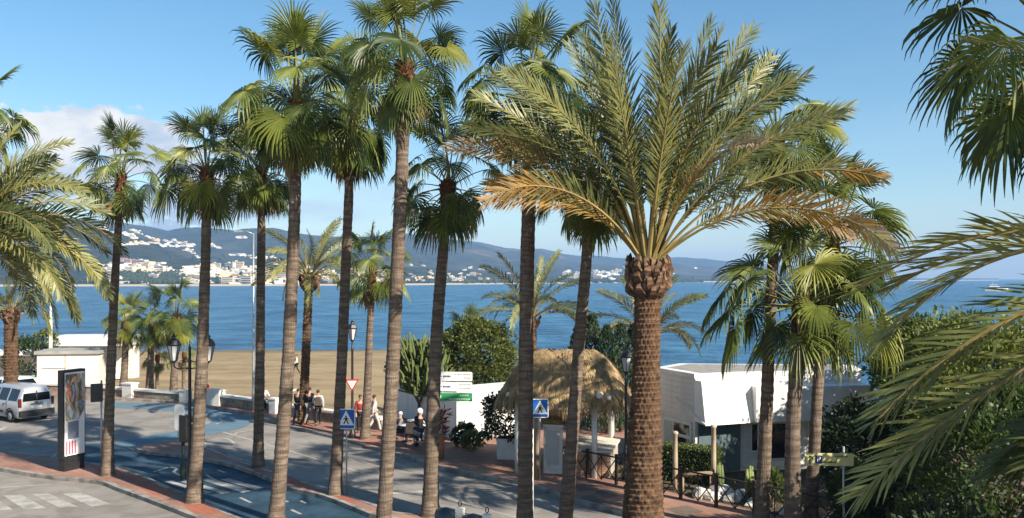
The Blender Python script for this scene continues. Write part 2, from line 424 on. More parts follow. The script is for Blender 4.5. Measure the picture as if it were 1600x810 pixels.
# far pavement (promenade)
pv = flat('promenade_pavement', [far_kerb + [Vector((220, -50, 0))] + list(reversed(back_edge))], .115, paver_pink); tag(pv, kind='structure')
kb = MB(); ribbon(kb, far_kerb, 0.0, .18, -.02, .13); kk = kb.build('kerb', kerb_grey); tag(kk, kind='structure')
# near island with the first row of palms, between the near carriageway and the bike lane
near_kerb = [Vector((-60, 36.5, 0))] + smooth_line(xy([(-40, 731), (0, 737), (83, 750), (153, 757), (187, 769), (233, 786), (300, 812)])) + [Vector((-5.3, 22.0, 0)), Vector((-1.6, 19.0, 0)), Vector((4, 14.4, 0)), Vector((14, 6, 0))]
bike_low = [Vector((-60, 39.5, 0))] + smooth_line(xy([(-40, 706), (30, 712), (100, 722), (150, 729), (180, 734), (213, 743), (253, 762), (320, 789), (365, 811)])) + [Vector((-4.2, 23.4, 0)), Vector((-.4, 20.9, 0)), Vector((5.3, 16.6, 0)), Vector((15, 8, 0))]
isl = flat('island_pavement', [near_kerb + list(reversed(bike_low))], .115, paver_pink); tag(isl, kind='structure')
kb = MB(); ribbon(kb, near_kerb, -.02, .16, -.02, .13); ribbon(kb, bike_low, -.16, .02, -.02, .128); tag(kb.build('island_kerb', kerb_grey), kind='structure')
# bike lane
bike_up = [Vector((-60, 46, 0))] + smooth_line(xy([(-40, 690), (60, 691), (133, 693), (185, 695), (222, 709), (283, 716), (350, 728), (390, 741), (420, 753), (450, 767), (507, 781), (577, 809)])) + [Vector((-1.2, 24.6, 0)), Vector((1.9, 22.0, 0)), Vector((6.5, 17.8, 0)), Vector((16, 9.2, 0))]
li = min(range(len(bike_up)), key=lambda k: (bike_up[k] - at(133, 693)).length)
lj = min(range(len(bike_low)), key=lambda k: (bike_low[k] - at(120, 725)).length)
bl = flat('bike_lane', [[p for p in bike_up[li:]] + list(reversed(bike_low[lj:]))], .004, bike_blue); tag(bl, kind='structure')
cross = smooth_line(xy([(178, 694), (225, 702), (262, 691), (310, 682), (372, 671), (392, 661), (380, 650), (340, 641), (262, 633), (178, 629)]), 4) + smooth_line(xy([(178, 637), (240, 640), (300, 647), (330, 655), (322, 664), (270, 675), (215, 683), (178, 694)]), 4)[:-1]
cb = flat('bike_crossing', [cross], .0075, M('bike_crossing_blue_paint', (.130, .205, .250), .8, .2, 1.2, c2=(.095, .160, .205), spec=.2, detail=8)); tag(cb, kind='structure')
# median strip with the second row of palms
med_low = [p for p in bike_up if p.x > at(215, 705).x - .2]
med_up = smooth_line(xy([(212, 704), (240, 697), (270, 694), (313, 698), (350, 711), (387, 726), (437, 741), (483, 760), (517, 773), (560, 784), (617, 806)])) + [Vector((-.1, 25.6, 0)), Vector((2.6, 23.4, 0)), Vector((4.4, 21.6, 0)), Vector((8.2, 18.2, 0)), Vector((18, 9.8, 0))]
md = flat('median_pavement', [med_up + list(reversed(med_low))], .115, paver_pink); tag(md, kind='structure')
kb = MB(); ribbon(kb, med_up, -.16, .0, -.02, .13); ribbon(kb, med_low, .0, .16, -.02, .128); tag(kb.build('median_kerb', kerb_grey), kind='structure')
# red paved patches
for pl in ([(140, 732), (182, 738), (196, 752), (165, 752)], [(192, 752), (222, 748), (262, 769), (285, 779), (240, 779)], [(283, 790), (318, 792), (350, 808), (303, 809)]):
    tag(flat('red_paving', [xy(pl)], .119, paver_red, isl))
for pl in ([(373, 737), (400, 738), (420, 747), (410, 749)], [(428, 748), (446, 745), (476, 760), (505, 776), (470, 770)], [(506, 777), (520, 776), (560, 787), (548, 795)]):
    tag(flat('red_paving', [xy(pl)], .119, paver_red, md))
for pl in ([(462, 664), (482, 663), (492, 670), (470, 672)], [(560, 688), (590, 690), (600, 700), (572, 698)]):
    tag(flat('red_paving', [[at(x, y, .115) for x, y in pl]], .119, paver_red, pv))
for pl in ([(893, 757), (920, 753), (935, 764), (905, 768)], [(925, 768), (950, 764), (968, 776), (940, 780)], [(1040, 795), (1075, 790), (1100, 800), (1068, 808)], [(905, 777), (925, 774), (945, 786), (925, 789)]):
    flat('brown_paving', [[at(x, y, .115) for x, y in pl]], .119, paver_brown, pv)
# painted markings
def mark(pls, z=.011, name='road_marking', parent=None):
    for pl in pls: flat(name, [xy(pl)], z, paint_white, parent or road)
mark([[(-35, 777), (-10, 776), (20, 797), (-15, 799)], [(5, 775), (33, 773.5), (73, 795), (37, 796)], [(50, 773), (77, 772), (122, 792), (93, 794)], [(97, 772), (127, 770), (173, 788), (143, 792)]], .006, 'zebra_stripe')
mark([[(255, 753.5), (267, 752), (333, 770), (320, 773)], [(281, 753), (291, 751), (360, 770), (348, 772.5)], [(313, 750), (324, 748), (392, 768), (379, 770.5)], [(345, 750), (357, 748), (412, 763), (399, 766)]], .009, 'zebra_stripe', bl)
def line_mark(pxs, w, z=.006, parent=None, name='lane_line'):
    mb = MB(); ln = smooth_line(xy(pxs), 4); pts = ribbon_pts(ln, 0)
    for (a, na), (b, nb) in zip(pts, pts[1:]):
        mb.face([(*(a - na * w / 2), z), (*(b - nb * w / 2), z), (*(b + nb * w / 2), z), (*(a + na * w / 2), z)])
    mb.build(name, paint_white, parent or road)
for i in range(9):     # centre dashes of the far carriageway
    pass
line_mark([(332, 671), (400, 690), (455, 706), (513, 723)], .12)
line_mark([(690, 776), (740, 791), (803, 808), (880, 830)], .12)
line_mark([(540, 731), (580, 743), (640, 760)], .10)
line_mark([(606, 771.5), (650, 769), (690, 767)], .28)
line_mark([(318, 690), (352, 685), (366, 697), (330, 699), (318, 690)], .12)
line_mark([(366, 681), (372, 676), (398, 672)], .10, .0095)
line_mark([(0, 762), (40, 760), (80, 757)], .12)
line_mark([(0, 722), (45, 722), (78, 716), (88, 708)], .12)
line_mark([(-10, 675), (3, 671), (8, 667)], .25)
line_mark([(312, 700), (345, 713), (385, 729), (435, 745)], .10, .1155, md)
for a, b in (((470, 783), (478, 787)), ((455, 797), (470, 804)), ((240, 738), (262, 731)), ((375, 778), (392, 786)), ((430, 778), (450, 785)), ((340, 735), (352, 739))):
    line_mark([a, b], .10, .009, bl, 'bike_lane_dash')
line_mark([(266, 730), (276, 733), (272, 738), (284, 744), (297, 745)], .12, .009, bl, 'bike_lane_arrow')
line_mark([(322, 742), (335, 750), (360, 758), (385, 764)], .10, .009, bl, 'bike_lane_arrow')
line_mark([(220, 683), (243, 678)], .10, .0105, cb, 'bike_lane_dash'); line_mark([(337, 663), (347, 659), (343, 655)], .10, .0105, cb, 'bike_lane_arrow'); line_mark([(262, 660), (300, 657)], .08, .006)

# beach, sea floor shelf, sea
SEA_Z = -2.2
mb = MB(); nx, ny = 150, 70; rnd = random.Random(4)
for j in range(ny + 1):
    for i in range(nx + 1):
        X = -320 + 640 * i / nx; t = j / ny
        Y = 38 + 110 * t
        Z = lerp([(38, -.45), (60, -.85), (80, -1.30), (112, -2.02), (118, -2.25), (126, -2.75), (150, -4)], Y + 54 * smoothstep(-13, 4, X) * smoothstep(46, 64, Y) + 2.5 * mnoise.noise(Vector((X * .03, Y * .03, 0))))
        if Y > 56: Z += .10 * mnoise.noise(Vector((X * .10, Y * .14, 8))) + .05 * mnoise.noise(Vector((X * .35, Y * .5, 3))) + .03 * mnoise.noise(Vector((X * 1.1, Y * 1.5, 5)))
        mb.v.append((X, Y, Z))
for j in range(ny):
    for i in range(nx):
        a = j * (nx + 1) + i; mb.f.append((a, a + 1, a + nx + 2, a + nx + 1)); mb.m.append(0)
tag(mb.build('beach', sand_mat, smooth=True), kind='structure')

m = bpy.data.materials.new('sea_water'); m.use_nodes = True; nt = m.node_tree; b = nt.nodes['Principled BSDF']
b.inputs['Base Color'].default_value = (.008, .075, .160, 1); b.inputs['Roughness'].default_value = .30; b.inputs['IOR'].default_value = 1.33
b.inputs['Specular IOR Level'].default_value = .22
tc = nd(nt, 'ShaderNodeTexCoord')
def wave(scale, sx, sy, strength, dist, prev=None, rot=0.0, det=6):
    mp = nd(nt, 'ShaderNodeMapping'); mp.inputs['Scale'].default_value = (sx, sy, 1); mp.inputs['Rotation'].default_value = (0, 0, rot); nt.links.new(tc.outputs['Object'], mp.inputs[0])
    n = nd(nt, 'ShaderNodeTexNoise'); n.inputs['Scale'].default_value = scale; n.inputs['Detail'].default_value = det; nt.links.new(mp.outputs[0], n.inputs['Vector'])
    bp = nd(nt, 'ShaderNodeBump'); bp.inputs['Strength'].default_value = strength; bp.inputs['Distance'].default_value = dist; nt.links.new(n.outputs['Fac'], bp.inputs['Height'])
    if prev is not None: nt.links.new(prev, bp.inputs['Normal'])
    return bp.outputs[0], n
w0, n0 = wave(.05, 1.6, .7, 1.0, 3.0, rot=.05, det=9)
w1, n1 = wave(.30, .45, 1.0, 1.0, 1.8, w0, rot=.15, det=9)
w2, n2 = wave(1.1, .6, 1.0, 1.0, .55, w1, rot=-.2)
nt.links.new(w2, b.inputs['Normal'])
sm_ = nd(nt, 'ShaderNodeMath'); sm_.operation = 'ADD'; hf = nd(nt, 'ShaderNodeMath'); hf.operation = 'MULTIPLY'; hf.inputs[1].default_value = .5; nt.links.new(n1.outputs['Fac'], hf.inputs[0]); hf2 = nd(nt, 'ShaderNodeMath'); hf2.operation = 'MULTIPLY'; hf2.inputs[1].default_value = .5; nt.links.new(n0.outputs['Fac'], hf2.inputs[0]); nt.links.new(hf.outputs[0], sm_.inputs[0]); nt.links.new(hf2.outputs[0], sm_.inputs[1])
mr = nd(nt, 'ShaderNodeMapRange'); mr.inputs[1].default_value = .40; mr.inputs[2].default_value = .60; nt.links.new(sm_.outputs[0], mr.inputs[0])
mx = nd(nt, 'ShaderNodeMixRGB'); mx.inputs[1].default_value = (.008, .062, .138, 1); mx.inputs[2].default_value = (.050, .160, .275, 1); nt.links.new(mr.outputs[0], mx.inputs[0]); nt.links.new(mx.outputs[0], b.inputs['Base Color'])
mb = MB(); X0, X1, Y0, Y1 = -5200, 5200, 40, 8200
ys = [40, 160, 300, 700, 1600, 3600, 8200]; xs = [X0 + (X1 - X0) * k / 12 for k in range(13)]
for y in ys:
    for x in xs: mb.v.append((x, y, SEA_Z))
for j in range(len(ys) - 1):
    for i in range(12):
        a = j * 13 + i; mb.f.append((a, a + 1, a + 14, a + 13)); mb.m.append(0)
tag(mb.build('sea', m), kind='structure')

# far coast: a polar grid of hills around the bay
COAST = [(-500, 850), (0, 1000), (300, 1050), (600, 1150), (800, 1400), (1000, 1800), (1200, 2400), (1400, 3000), (1560, 3600)]
RIDGE = [(-500, 330), (0, 342), (150, 348), (200, 352), (245, 357), (262, 362), (290, 357), (380, 360), (440, 365), (520, 374), (600, 373), (660, 371), (700, 375), (745, 378), (790, 389), (845, 388), (880, 398), (905, 403), (990, 404), (1060, 402), (1110, 407), (1200, 414), (1300, 422), (1400, 430), (1480, 440), (1560, 447)]
def terr(px, d):
    dc = lerp(COAST, px); dr = dc * 2.7
    zr = CAM_H + (HOR - lerp(RIDGE, px)) / FOC * dr
    s = (d - dc) / (dr - dc)
    if s < 0: return SEA_Z - 6 * min(1, -s * 20)
    X = (px - 800) / FOC * d
    base = .13 * smoothstep(0, .22, s) + .87 * smoothstep(.16, 1.02, s) ** 1.15
    if s > 1: base *= 1 - smoothstep(1.0, 1.5, s) * .6
    rid = fbm(X / 420, d / 420, 1.7, 6)
    amp = .26 * smoothstep(.08, .5, s) * (1 - .62 * smoothstep(.8, 1.0, s))
    spur = .35 * math.exp(-((px - 190) / 120) ** 2) * math.exp(-((s - .34) / .13) ** 2)
    return SEA_Z + .4 + min(s * 40, 1.2) + max(zr, 8) * (base + amp * rid * .8 + spur) + .35 * max(zr, 8) * .06 * fbm(X / 90, d / 90, 4, 4) * smoothstep(.1, .4, s)
mb = MB(); na, ns = 300, 110
for j in range(ns + 1):
    for i in range(na + 1):
        px = -500 + 2060 * i / na; dc = lerp(COAST, px)
        s = -.03 + 1.5 * (j / ns) ** 1.3
        d = dc + s * dc * 1.7
        mb.v.append(((px - 800) / FOC * d, d, terr(px, d)))
for j in range(ns):
    for i in range(na):
        a = j * (na + 1) + i; mb.f.append((a, a + 1, a + na + 2, a + na + 1)); mb.m.append(0)
hm = bpy.data.materials.new('hill_scrub'); hm.use_nodes = True; nt = hm.node_tree; b = nt.nodes['Principled BSDF']; b.inputs['Roughness'].default_value = .95; b.inputs['Specular IOR Level'].default_value = .05
tc = nd(nt, 'ShaderNodeTexCoord')
def hn(scale, det=8, st=(1, 1, 1)):
    mp = nd(nt, 'ShaderNodeMapping'); mp.inputs['Scale'].default_value = st; nt.links.new(tc.outputs['Object'], mp.inputs[0])
    n = nd(nt, 'ShaderNodeTexNoise'); n.inputs['Scale'].default_value = scale; n.inputs['Detail'].default_value = det; n.inputs['Roughness'].default_value = .65; nt.links.new(mp.outputs[0], n.inputs['Vector']); return n.outputs['Fac']
def hr(v, a, b_):
    r = nd(nt, 'ShaderNodeMapRange'); r.inputs[1].default_value = a; r.inputs[2].default_value = b_; nt.links.new(v, r.inputs[0]); return r.outputs[0]
def hmix(f, a, b_):
    x = nd(nt, 'ShaderNodeMixRGB'); nt.links.new(f, x.inputs[0])
    for i, v in ((1, a), (2, b_)):
        if isinstance(v, tuple): x.inputs[i].default_value = (*v, 1)
        else: nt.links.new(v, x.inputs[i])
    return x.outputs[0]
c = hmix(hr(hn(.02, 10), .40, .62), (.014, .024, .018), (.055, .060, .042))
c = hmix(hr(hn(.0035, 6), .56, .66), c, (.135, .100, .075))
sp = nd(nt, 'ShaderNodeSeparateXYZ'); nt.links.new(tc.outputs['Object'], sp.inputs[0])
c = hmix(hr(sp.outputs[2], .2, -.5), c, (.50, .42, .30))
nt.links.new(c, b.inputs['Base Color'])
tag(mb.build('hills', hm, smooth=True), kind='structure')

# haze over the bay
mb = MB(); mb.box((0, 4150, 104), (11000, 8500, 226)); 
hz = mb.build('haze', None); hz.data.materials.clear()
vm = bpy.data.materials.new('haze_air'); vm.use_nodes = True; nt = vm.node_tree; nt.nodes.clear()
vo = nd(nt, 'ShaderNodeOutputMaterial'); vp = nd(nt, 'ShaderNodeVolumePrincipled')
vp.inputs['Color'].default_value = (.34, .60, 1.0, 1); vp.inputs['Density'].default_value = 1.8e-4; vp.inputs['Anisotropy'].default_value = 0.0
nt.links.new(vp.outputs[0], vo.inputs['Volume']); hz.data.materials.append(vm); tag(hz, 'pale sea haze lying over the bay', 'haze', kind='stuff')

# ------------------------------------------------------------------ town and villas across the bay
def house_mesh(kind, seed):
    r = random.Random(seed); mb = MB()
    if kind == 'villa':       # two stepped volumes with a low tiled hip roof
        w, d, h = 1, .7, .5
        mb.box((0, 0, h / 2), (w, d, h)); mb.box((w * .42, -d * .25, h * .3), (w * .5, d * .6, h * .6))
        e = .06; z = h
        A = [(-w / 2 - e, -d / 2 - e, z), (w / 2 + e, -d / 2 - e, z), (w / 2 + e, d / 2 + e, z), (-w / 2 - e, d / 2 + e, z)]; r1, r2 = (-w * .2, 0, z + .2), (w * .2, 0, z + .2)
        mb.face([A[0], A[1], r2, r1], 1); mb.face([A[2], A[3], r1, r2], 1); mb.face([A[1], A[2], r2], 1); mb.face([A[3], A[0], r1], 1)
    elif kind == 'terrace':   # stepped terraces
        for k in range(3):
            mb.box((.12 * k * r.choice((1, -1)), .2 * k, .16 + .30 * k), (1.1 - .22 * k, .7, .32))
    else:                     # apartment slab with parapet, stair head and balcony bands
        h = 1.0
        mb.box((0, 0, h / 2), (1, .5, h)); mb.box((r.uniform(-.3, .3), 0, h + .07), (.22, .3, .14))
        for k in range(4):
            mb.box((0, -.29, .12 + .24 * k), (.9, .08, .06)); mb.box((0, -.262, .235 + .24 * k), (.84, .03, .11), 2)
    return mb
wallcols = {'white': M('far_white_wall', (.62, .59, .53), .8, .04, .1), 'cream': M('far_cream_wall', (.60, .50, .35), .8, .06, .1), 'pink': M('far_pink_wall', (.62, .36, .29), .8, .06, .1), 'grey': M('far_pale_wall', (.60, .59, .57), .8, .06, .1)}
roof_t = M('far_tile_roof', (.42, .22, .14), .85, .2, .5); far_win = M('far_window', (.16, .17, .18), .4, .2, 1)
HM = {}
for kd in ('villa', 'terrace', 'slab'):
    for cn, mt in wallcols.items():
        for s in range(2): HM[kd, cn, s] = house_mesh(kd, s + 3).mesh('far_%s' % kd, [mt, roof_t if cn != 'white' else mt, far_win])
def hit(px, py):
    dc = lerp(COAST, px); d = dc
    while d < dc * 2.7:
        z = terr(px, d)
        if CAM_H + (HOR - py) / FOC * d <= z: return Vector(((px - 800) / FOC * d, d, z))
        d += 6
    return None
hr_ = random.Random(11)
SPOTS = [(176, 'left of the first palm trunk'), (245, 'just right of the first palm trunk'), (312, 'just left of the second palm trunk'), (356, 'just right of the second palm trunk'), (405, 'just left of the thin street light'), (450, 'just right of the thin street light'), (545, 'behind the slender date palm'), (620, 'behind the lantern and red-necked palm'), (700, 'left of the direction signs palm'), (830, 'above the round tree'), (930, 'above the thatched roof'), (1010, 'beside the thick date palm head'), (9999, 'right of the thick date palm head')]
def house(px, py, wpx, kinds, cols, label, group, hk=1.0):
    p = hit(px, py)
    if p is None or p.z < SEA_Z + .5: return
    kd = hr_.choice(kinds); cn = hr_.choice(cols); w = wpx * p.y / FOC
    o = link('far_villa' if kd == 'villa' else ('terraced_house' if kd == 'terrace' else 'apartment_block'), HM[kd, cn, hr_.randint(0, 1)])
    o.location = (p.x, p.y, p.z - .12 * w); o.scale = (w, w * hr_.uniform(.8, 1.1), w * hk * hr_.uniform(.8, 1.15)); o.rotation_euler = (0, 0, hr_.uniform(-.5, .5))
    kw = {'far_villa': 'low villa', 'terraced_house': 'stepped house', 'apartment_block': 'flat-roofed block'}[o.name.split('.')[0]]
    spot = next((s_ for x_, s_ in SPOTS if px < x_), SPOTS[-1][1])
    label = '%s %s %s, %s' % ({'white': 'white', 'cream': 'cream', 'pink': 'pink', 'grey': 'pale grey'}[cn], kw, label, spot)
    tag(o, label, {'far_villa': 'villa', 'terraced_house': 'house', 'apartment_block': 'building'}[o.name.split('.')[0]], group)
VL = 'on the far hillside'
for (x0, y0, x1, y1, n) in ((156, 357, 168, 361, 4), (160, 363, 178, 366, 5), (192, 367, 215, 375, 8), (204, 362, 222, 366, 4), (229, 371, 246, 377, 5), (192, 383, 250, 381, 14), (256, 376, 272, 380, 4), (250, 385, 300, 386, 10), (272, 380, 303, 385, 8), (286, 392, 298, 394, 3), (300, 397, 312, 404, 3), (322, 385, 342, 388, 6), (370, 371, 384, 372, 4), (356, 398, 410, 406, 8), (404, 393, 412, 398, 3), (412, 404, 440, 408, 6), (424, 415, 470, 411, 4)):
    for k in range(n):
        t = (k + .5) / n
        house(x0 + (x1 - x0) * t + hr_.uniform(-1.5, 1.5), y0 + (y1 - y0) * t + hr_.uniform(-1.2, 1.2), hr_.uniform(4.5, 8), ('terrace', 'villa'), ('white', 'white', 'white', 'cream'), VL, 'villas on the hillside', .8)
TL = 'in the far town'
for k in range(300):
    px = hr_.uniform(150, 610); t = hr_.random()
    top = lerp([(150, 412), (200, 411), (250, 414), (300, 414), (420, 420), (500, 424), (610, 428)], px)
    py = top + (442 - top) * t + 2
    if 195 < px < 228 and py > 427 and hr_.random() < .8: continue
    if 244 < px < 285 and py > 432: continue
    house(px, py, hr_.uniform(10, 20), ('slab', 'terrace', 'terrace', 'villa'), ('cream', 'cream', 'white', 'white'), TL, 'buildings of the seaside town', hr_.uniform(.42, .7))
for k in range(7): house(190 + k * 5 + hr_.uniform(-1, 1), 408 + k * .8 + hr_.uniform(-.5, 2), hr_.uniform(7, 10), ('slab',), ('pink',), 'above the far town', 'pink buildings above the town', .7)
for k in range(24): house(hr_.uniform(615, 770), hr_.uniform(430, 442), hr_.uniform(5, 11), ('slab', 'villa', 'terrace'), ('white', 'white', 'cream'), 'on the far shore', 'white buildings on the middle shore', .7)
for k in range(16): house(hr_.uniform(640, 760), hr_.uniform(415, 430), hr_.uniform(4, 7), ('villa', 'terrace'), ('white', 'cream'), 'on the middle slope', 'houses above the middle shore', .7)
for k in range(22): house(hr_.uniform(870, 965), hr_.uniform(424, 438), hr_.uniform(7, 14), ('slab', 'terrace'), ('white', 'white', 'cream'), 'on the right-hand shore', 'white blocks on the right shore', .55)
for k in range(18): house(hr_.uniform(780, 1150), hr_.uniform(418, 434), hr_.uniform(3.5, 6.5), ('villa', 'terrace'), ('white', 'grey'), 'on the fading right hills', 'houses on the right hills', .7)
# woods between the town and the water
mb = MB(); rr = random.Random(8)
for k in range(1000):
    u = rr.random()
    if u < .5: px, py = rr.uniform(180, 292), rr.uniform(427, 444)
    elif u < .92: px, py = rr.uniform(100, 1100), lerp([(100, 444), (600, 443), (800, 440), (1100, 437)], px) - rr.uniform(0, 3)
    else: px, py = rr.uniform(140, 700), rr.uniform(400, 440)
    p = hit(px, py)
    if p is None: continue
    s = rr.uniform(1.6, 3.8) * p.y / 1150
    i0 = len(mb.v)
    for dz, rad in ((0, .75), (.6, 1.0), (1.2, .55)):
        for j in range(5):
            w = j * 1.2566 + rr.uniform(-.3, .3); mb.v.append((p.x + math.cos(w) * rad * s * rr.uniform(.75, 1.2), p.y + math.sin(w) * rad * s, p.z + dz * s))
    mb.v.append((p.x, p.y, p.z + 1.5 * s))
    for q in range(2):
        for j in range(5):
            a = i0 + q * 5 + j; b_ = i0 + q * 5 + (j + 1) % 5; mb.f.append((a, b_, b_ + 5, a + 5)); mb.m.append(0)
    for j in range(5): mb.f.append((i0 + 10 + j, i0 + 10 + (j + 1) % 5, i0 + 15)); mb.m.append(0)
tag(mb.build('shore_woodland', M('far_woodland', (.045, .062, .028), .95, .4, .02, c2=(.02, .032, .016))), 'dark pine woods along the far shore below the town', 'woodland', kind='stuff')

# planted bed of the right-hand garden
bed = [Vector((2.3, 32.6, 0)), Vector((10.3, 23.9, 0)), Vector((16, 17.8, 0)), Vector((30, 3, 0)), Vector((60, 3, 0)), Vector((60, 46, 0)), Vector((6, 46, 0)), Vector((4.5, 36, 0))]
tag(flat('garden_bed', [bed], .121, M('garden_soil', (.105, .080, .050), .95, .4, 1.2, bump=.6, bscale=14, c2=(.045, .042, .024), detail=9)), kind='structure')
# ------------------------------------------------------------------ palms
def fan_leaf(elev, seed, dead=False, nseg=33):
    """one fan leaf growing along +X, with its own sag; blade radius about 1.05 m, petiole about 1 m"""
    r = random.Random(seed); mb = MB()
    e = R(elev); d = Vector((math.cos(e), 0, math.sin(e))); p = Vector((.06, 0, 0)); path = [p.copy()]
    L = r.uniform(*((1.45, 1.85) if elev > 55 else (1.2, 1.5) if elev > 20 else (.95, 1.25) if elev > -20 else (.75, 1.0))); sag = r.uniform(.08, .2) * (1.0 if elev > -30 else .3)
    lat = r.uniform(-.06, .06)
    for k in range(6):
        p = p + d * (L / 6); path.append(p.copy())
        d = (d + Vector((0, lat, -sag * math.cos(math.asin(max(-1, min(1, d.z)))) * (k + 1) / 4))).normalized()
    mb.tube(path, [.045, .036, .03, .026, .024, .022, .02], 4, 1, True, .6)
    s = Vector((0, 1, 0)); s = (s - d * s.dot(d)).normalized()
    tw = r.uniform(-.5, .5); n = d.cross(s); s = (s * math.cos(tw) + n * math.sin(tw)).normalized(); n = d.cross(s)
    # the blade folds down from the end of the petiole
    fold = r.uniform(.05, .35) if elev > 55 else r.uniform(.3, .9) if elev > 0 else r.uniform(.2, .7) if elev > -30 else r.uniform(.05, .3)
    d2 = (d * math.cos(fold) - n * math.sin(fold)).normalized(); n = d2.cross(s); d = d2
    mx = R(r.uniform(112, 138)); Rb = r.uniform(.84, 1.04); dp = 2 * mx / (nseg - 1)
    droop = r.uniform(.25, .75) if elev > 40 and not dead else r.uniform(.5, 1.3) * (1.6 if dead else 1.0)
    cup = r.uniform(-.05, .22)
    split = r.uniform(.30, .44)
    for i in range(nseg):
        ph = -mx + dp * i + r.uniform(-.03, .03)
        dr = d * math.cos(ph) + s * math.sin(ph) + n * cup * (1 - math.cos(ph)) * .6 - n * .10 * abs(math.sin(ph))
        dr.normalize(); sd = (-d * math.sin(ph) + s * math.cos(ph)).normalized()
        ln = Rb * (1 - .22 * (abs(ph) / mx) ** 2) * r.uniform(.82, 1.1)
        if dead: ln *= r.uniform(.6, 1)
        q = p + dr * (.04 * Rb); st = []
        rs = [.04, .25, split, .70, .87, 1.0]; cur = dr.copy()
        hw0 = math.tan(dp / 2)
        hws = [.05 * hw0 * Rb, .22 * hw0 * ln, split * hw0 * ln * .92, .70 * hw0 * ln * .48, .87 * hw0 * ln * .22, .003]
        for k, rk in enumerate(rs):
            if k: q = q + cur * ((rk - rs[k - 1]) * ln)
            nn = cur.cross(sd)
            if nn.length < 1e-4: nn = n
            nn.normalize()
            st.append((q.copy(), sd * hws[k], nn * (hws[k] * .55)))
            if k >= 2:
                g = (0, 0, .30, .75, 1.3, 0)[k] * droop * r.uniform(.75, 1.25)
                cur = (cur + Vector((0, 0, -g)) + sd * r.uniform(-.06, .06)).normalized()
        i0 = len(mb.v)
        for q, w, h in st: mb.v += [tuple(q - w - h), tuple(q + h), tuple(q + w - h)]
        for k in range(5):
            a = i0 + k * 3; mb.f += [(a, a + 1, a + 4, a + 3), (a + 1, a + 2, a + 5, a + 4)]; mb.m += [0, 0]
    return mb.mesh('fan_leaf', [leaf_fan_dead if dead else leaf_fan, leaf_fan_dead if dead else petiole_mat])
ELEVS = [84, 66, 48, 30, 12, -6, -26, -46, -66]
FAN = {e: [fan_leaf(e, 100 + i * 10 + k) for k in range(5)] for i, e in enumerate(ELEVS)}
FAN_DEAD = [fan_leaf(e, 300 + k, True, 26) for k, e in enumerate((-60, -72, -80))]

def curve_pts(a, b, n, bow):
    a, b = Vector(a), Vector(b); out = []
    for k in range(n + 1):
        t = k / n; p = a.lerp(b, t); w = math.sin(math.pi * t)
        out.append(p + bow * w + Vector((mnoise.noise(Vector((a.x, t * 3, 1))), mnoise.noise(Vector((a.y, t * 3, 2))), 0)) * .05 * w)
    return out
def ringed_trunk(top, r0, r1, seed, flare=1.55, bow=.12, step=.13):
    """closely ringed fan-palm trunk from the origin to `top`"""
    rn = random.Random(seed); H = top.z; n = max(8, int(H / step)); ns = 14
    bowv = Vector((rn.uniform(-1, 1), rn.uniform(-1, 1), 0)) * bow
    mb = MB(); pts = curve_pts((0, 0, -.1), top, n, bowv); i0 = 0
    for k, p in enumerate(pts):
        t = k / n; z = t * H
        r = r0 + (r1 - r0) * min(1, t * 1.15) + (flare - 1) * r0 * math.exp(-z / .45)
        r *= 1 + .030 * (1 if k % 2 else -1) + .07 * mnoise.noise(Vector((seed, z * 1.1, 0))) + .03 * mnoise.noise(Vector((seed, z * 5, 3)))
        for j in range(ns):
            w = 2 * math.pi * j / ns
            rr = r * (1 + .045 * mnoise.noise(Vector((math.cos(w) * 1.7, math.sin(w) * 1.7, z * 2 + seed))))
            mb.v.append((p.x + rr * math.cos(w), p.y + rr * math.sin(w), p.z + .02 * math.sin(w + k)))
    for k in range(n):
        for j in range(ns):
            a = k * ns + j; b = k * ns + (j + 1) % ns; mb.f.append((a, b, b + ns, a + ns)); mb.m.append(0)
    return mb
def boot_collar(top, axis, length, r, seed, n=46):
    """overlapping split leaf bases below the crown"""
    rn = random.Random(seed); mb = MB()
    mb.tube([top - axis * length, top - axis * length * .5, top + axis * .25], [r * .95, r * 1.12, r * .8], 10)
    for k in range(n):
        t = k / n; w = k * 2.39996; c = top - axis * (length * (1 - t * 1.15))
        o = Vector((math.cos(w), math.sin(w), 0)); s = Vector((-math.sin(w), math.cos(w), 0))
        b0 = c + o * r * .95; ln = rn.uniform(.16, .26); wd = r * rn.uniform(.45, .62)
        tip = b0 + axis * ln + o * r * rn.uniform(.35, .65)
        mb.face([b0 - s * wd, b0 + s * wd, tip + s * wd * .35, tip - s * wd * .35])
        mb.face([tip - s * wd * .35, tip + s * wd * .35, b0 + axis * ln * .8 + s * wd * .6, b0 + axis * ln * .8 - s * wd * .6])
    return mb
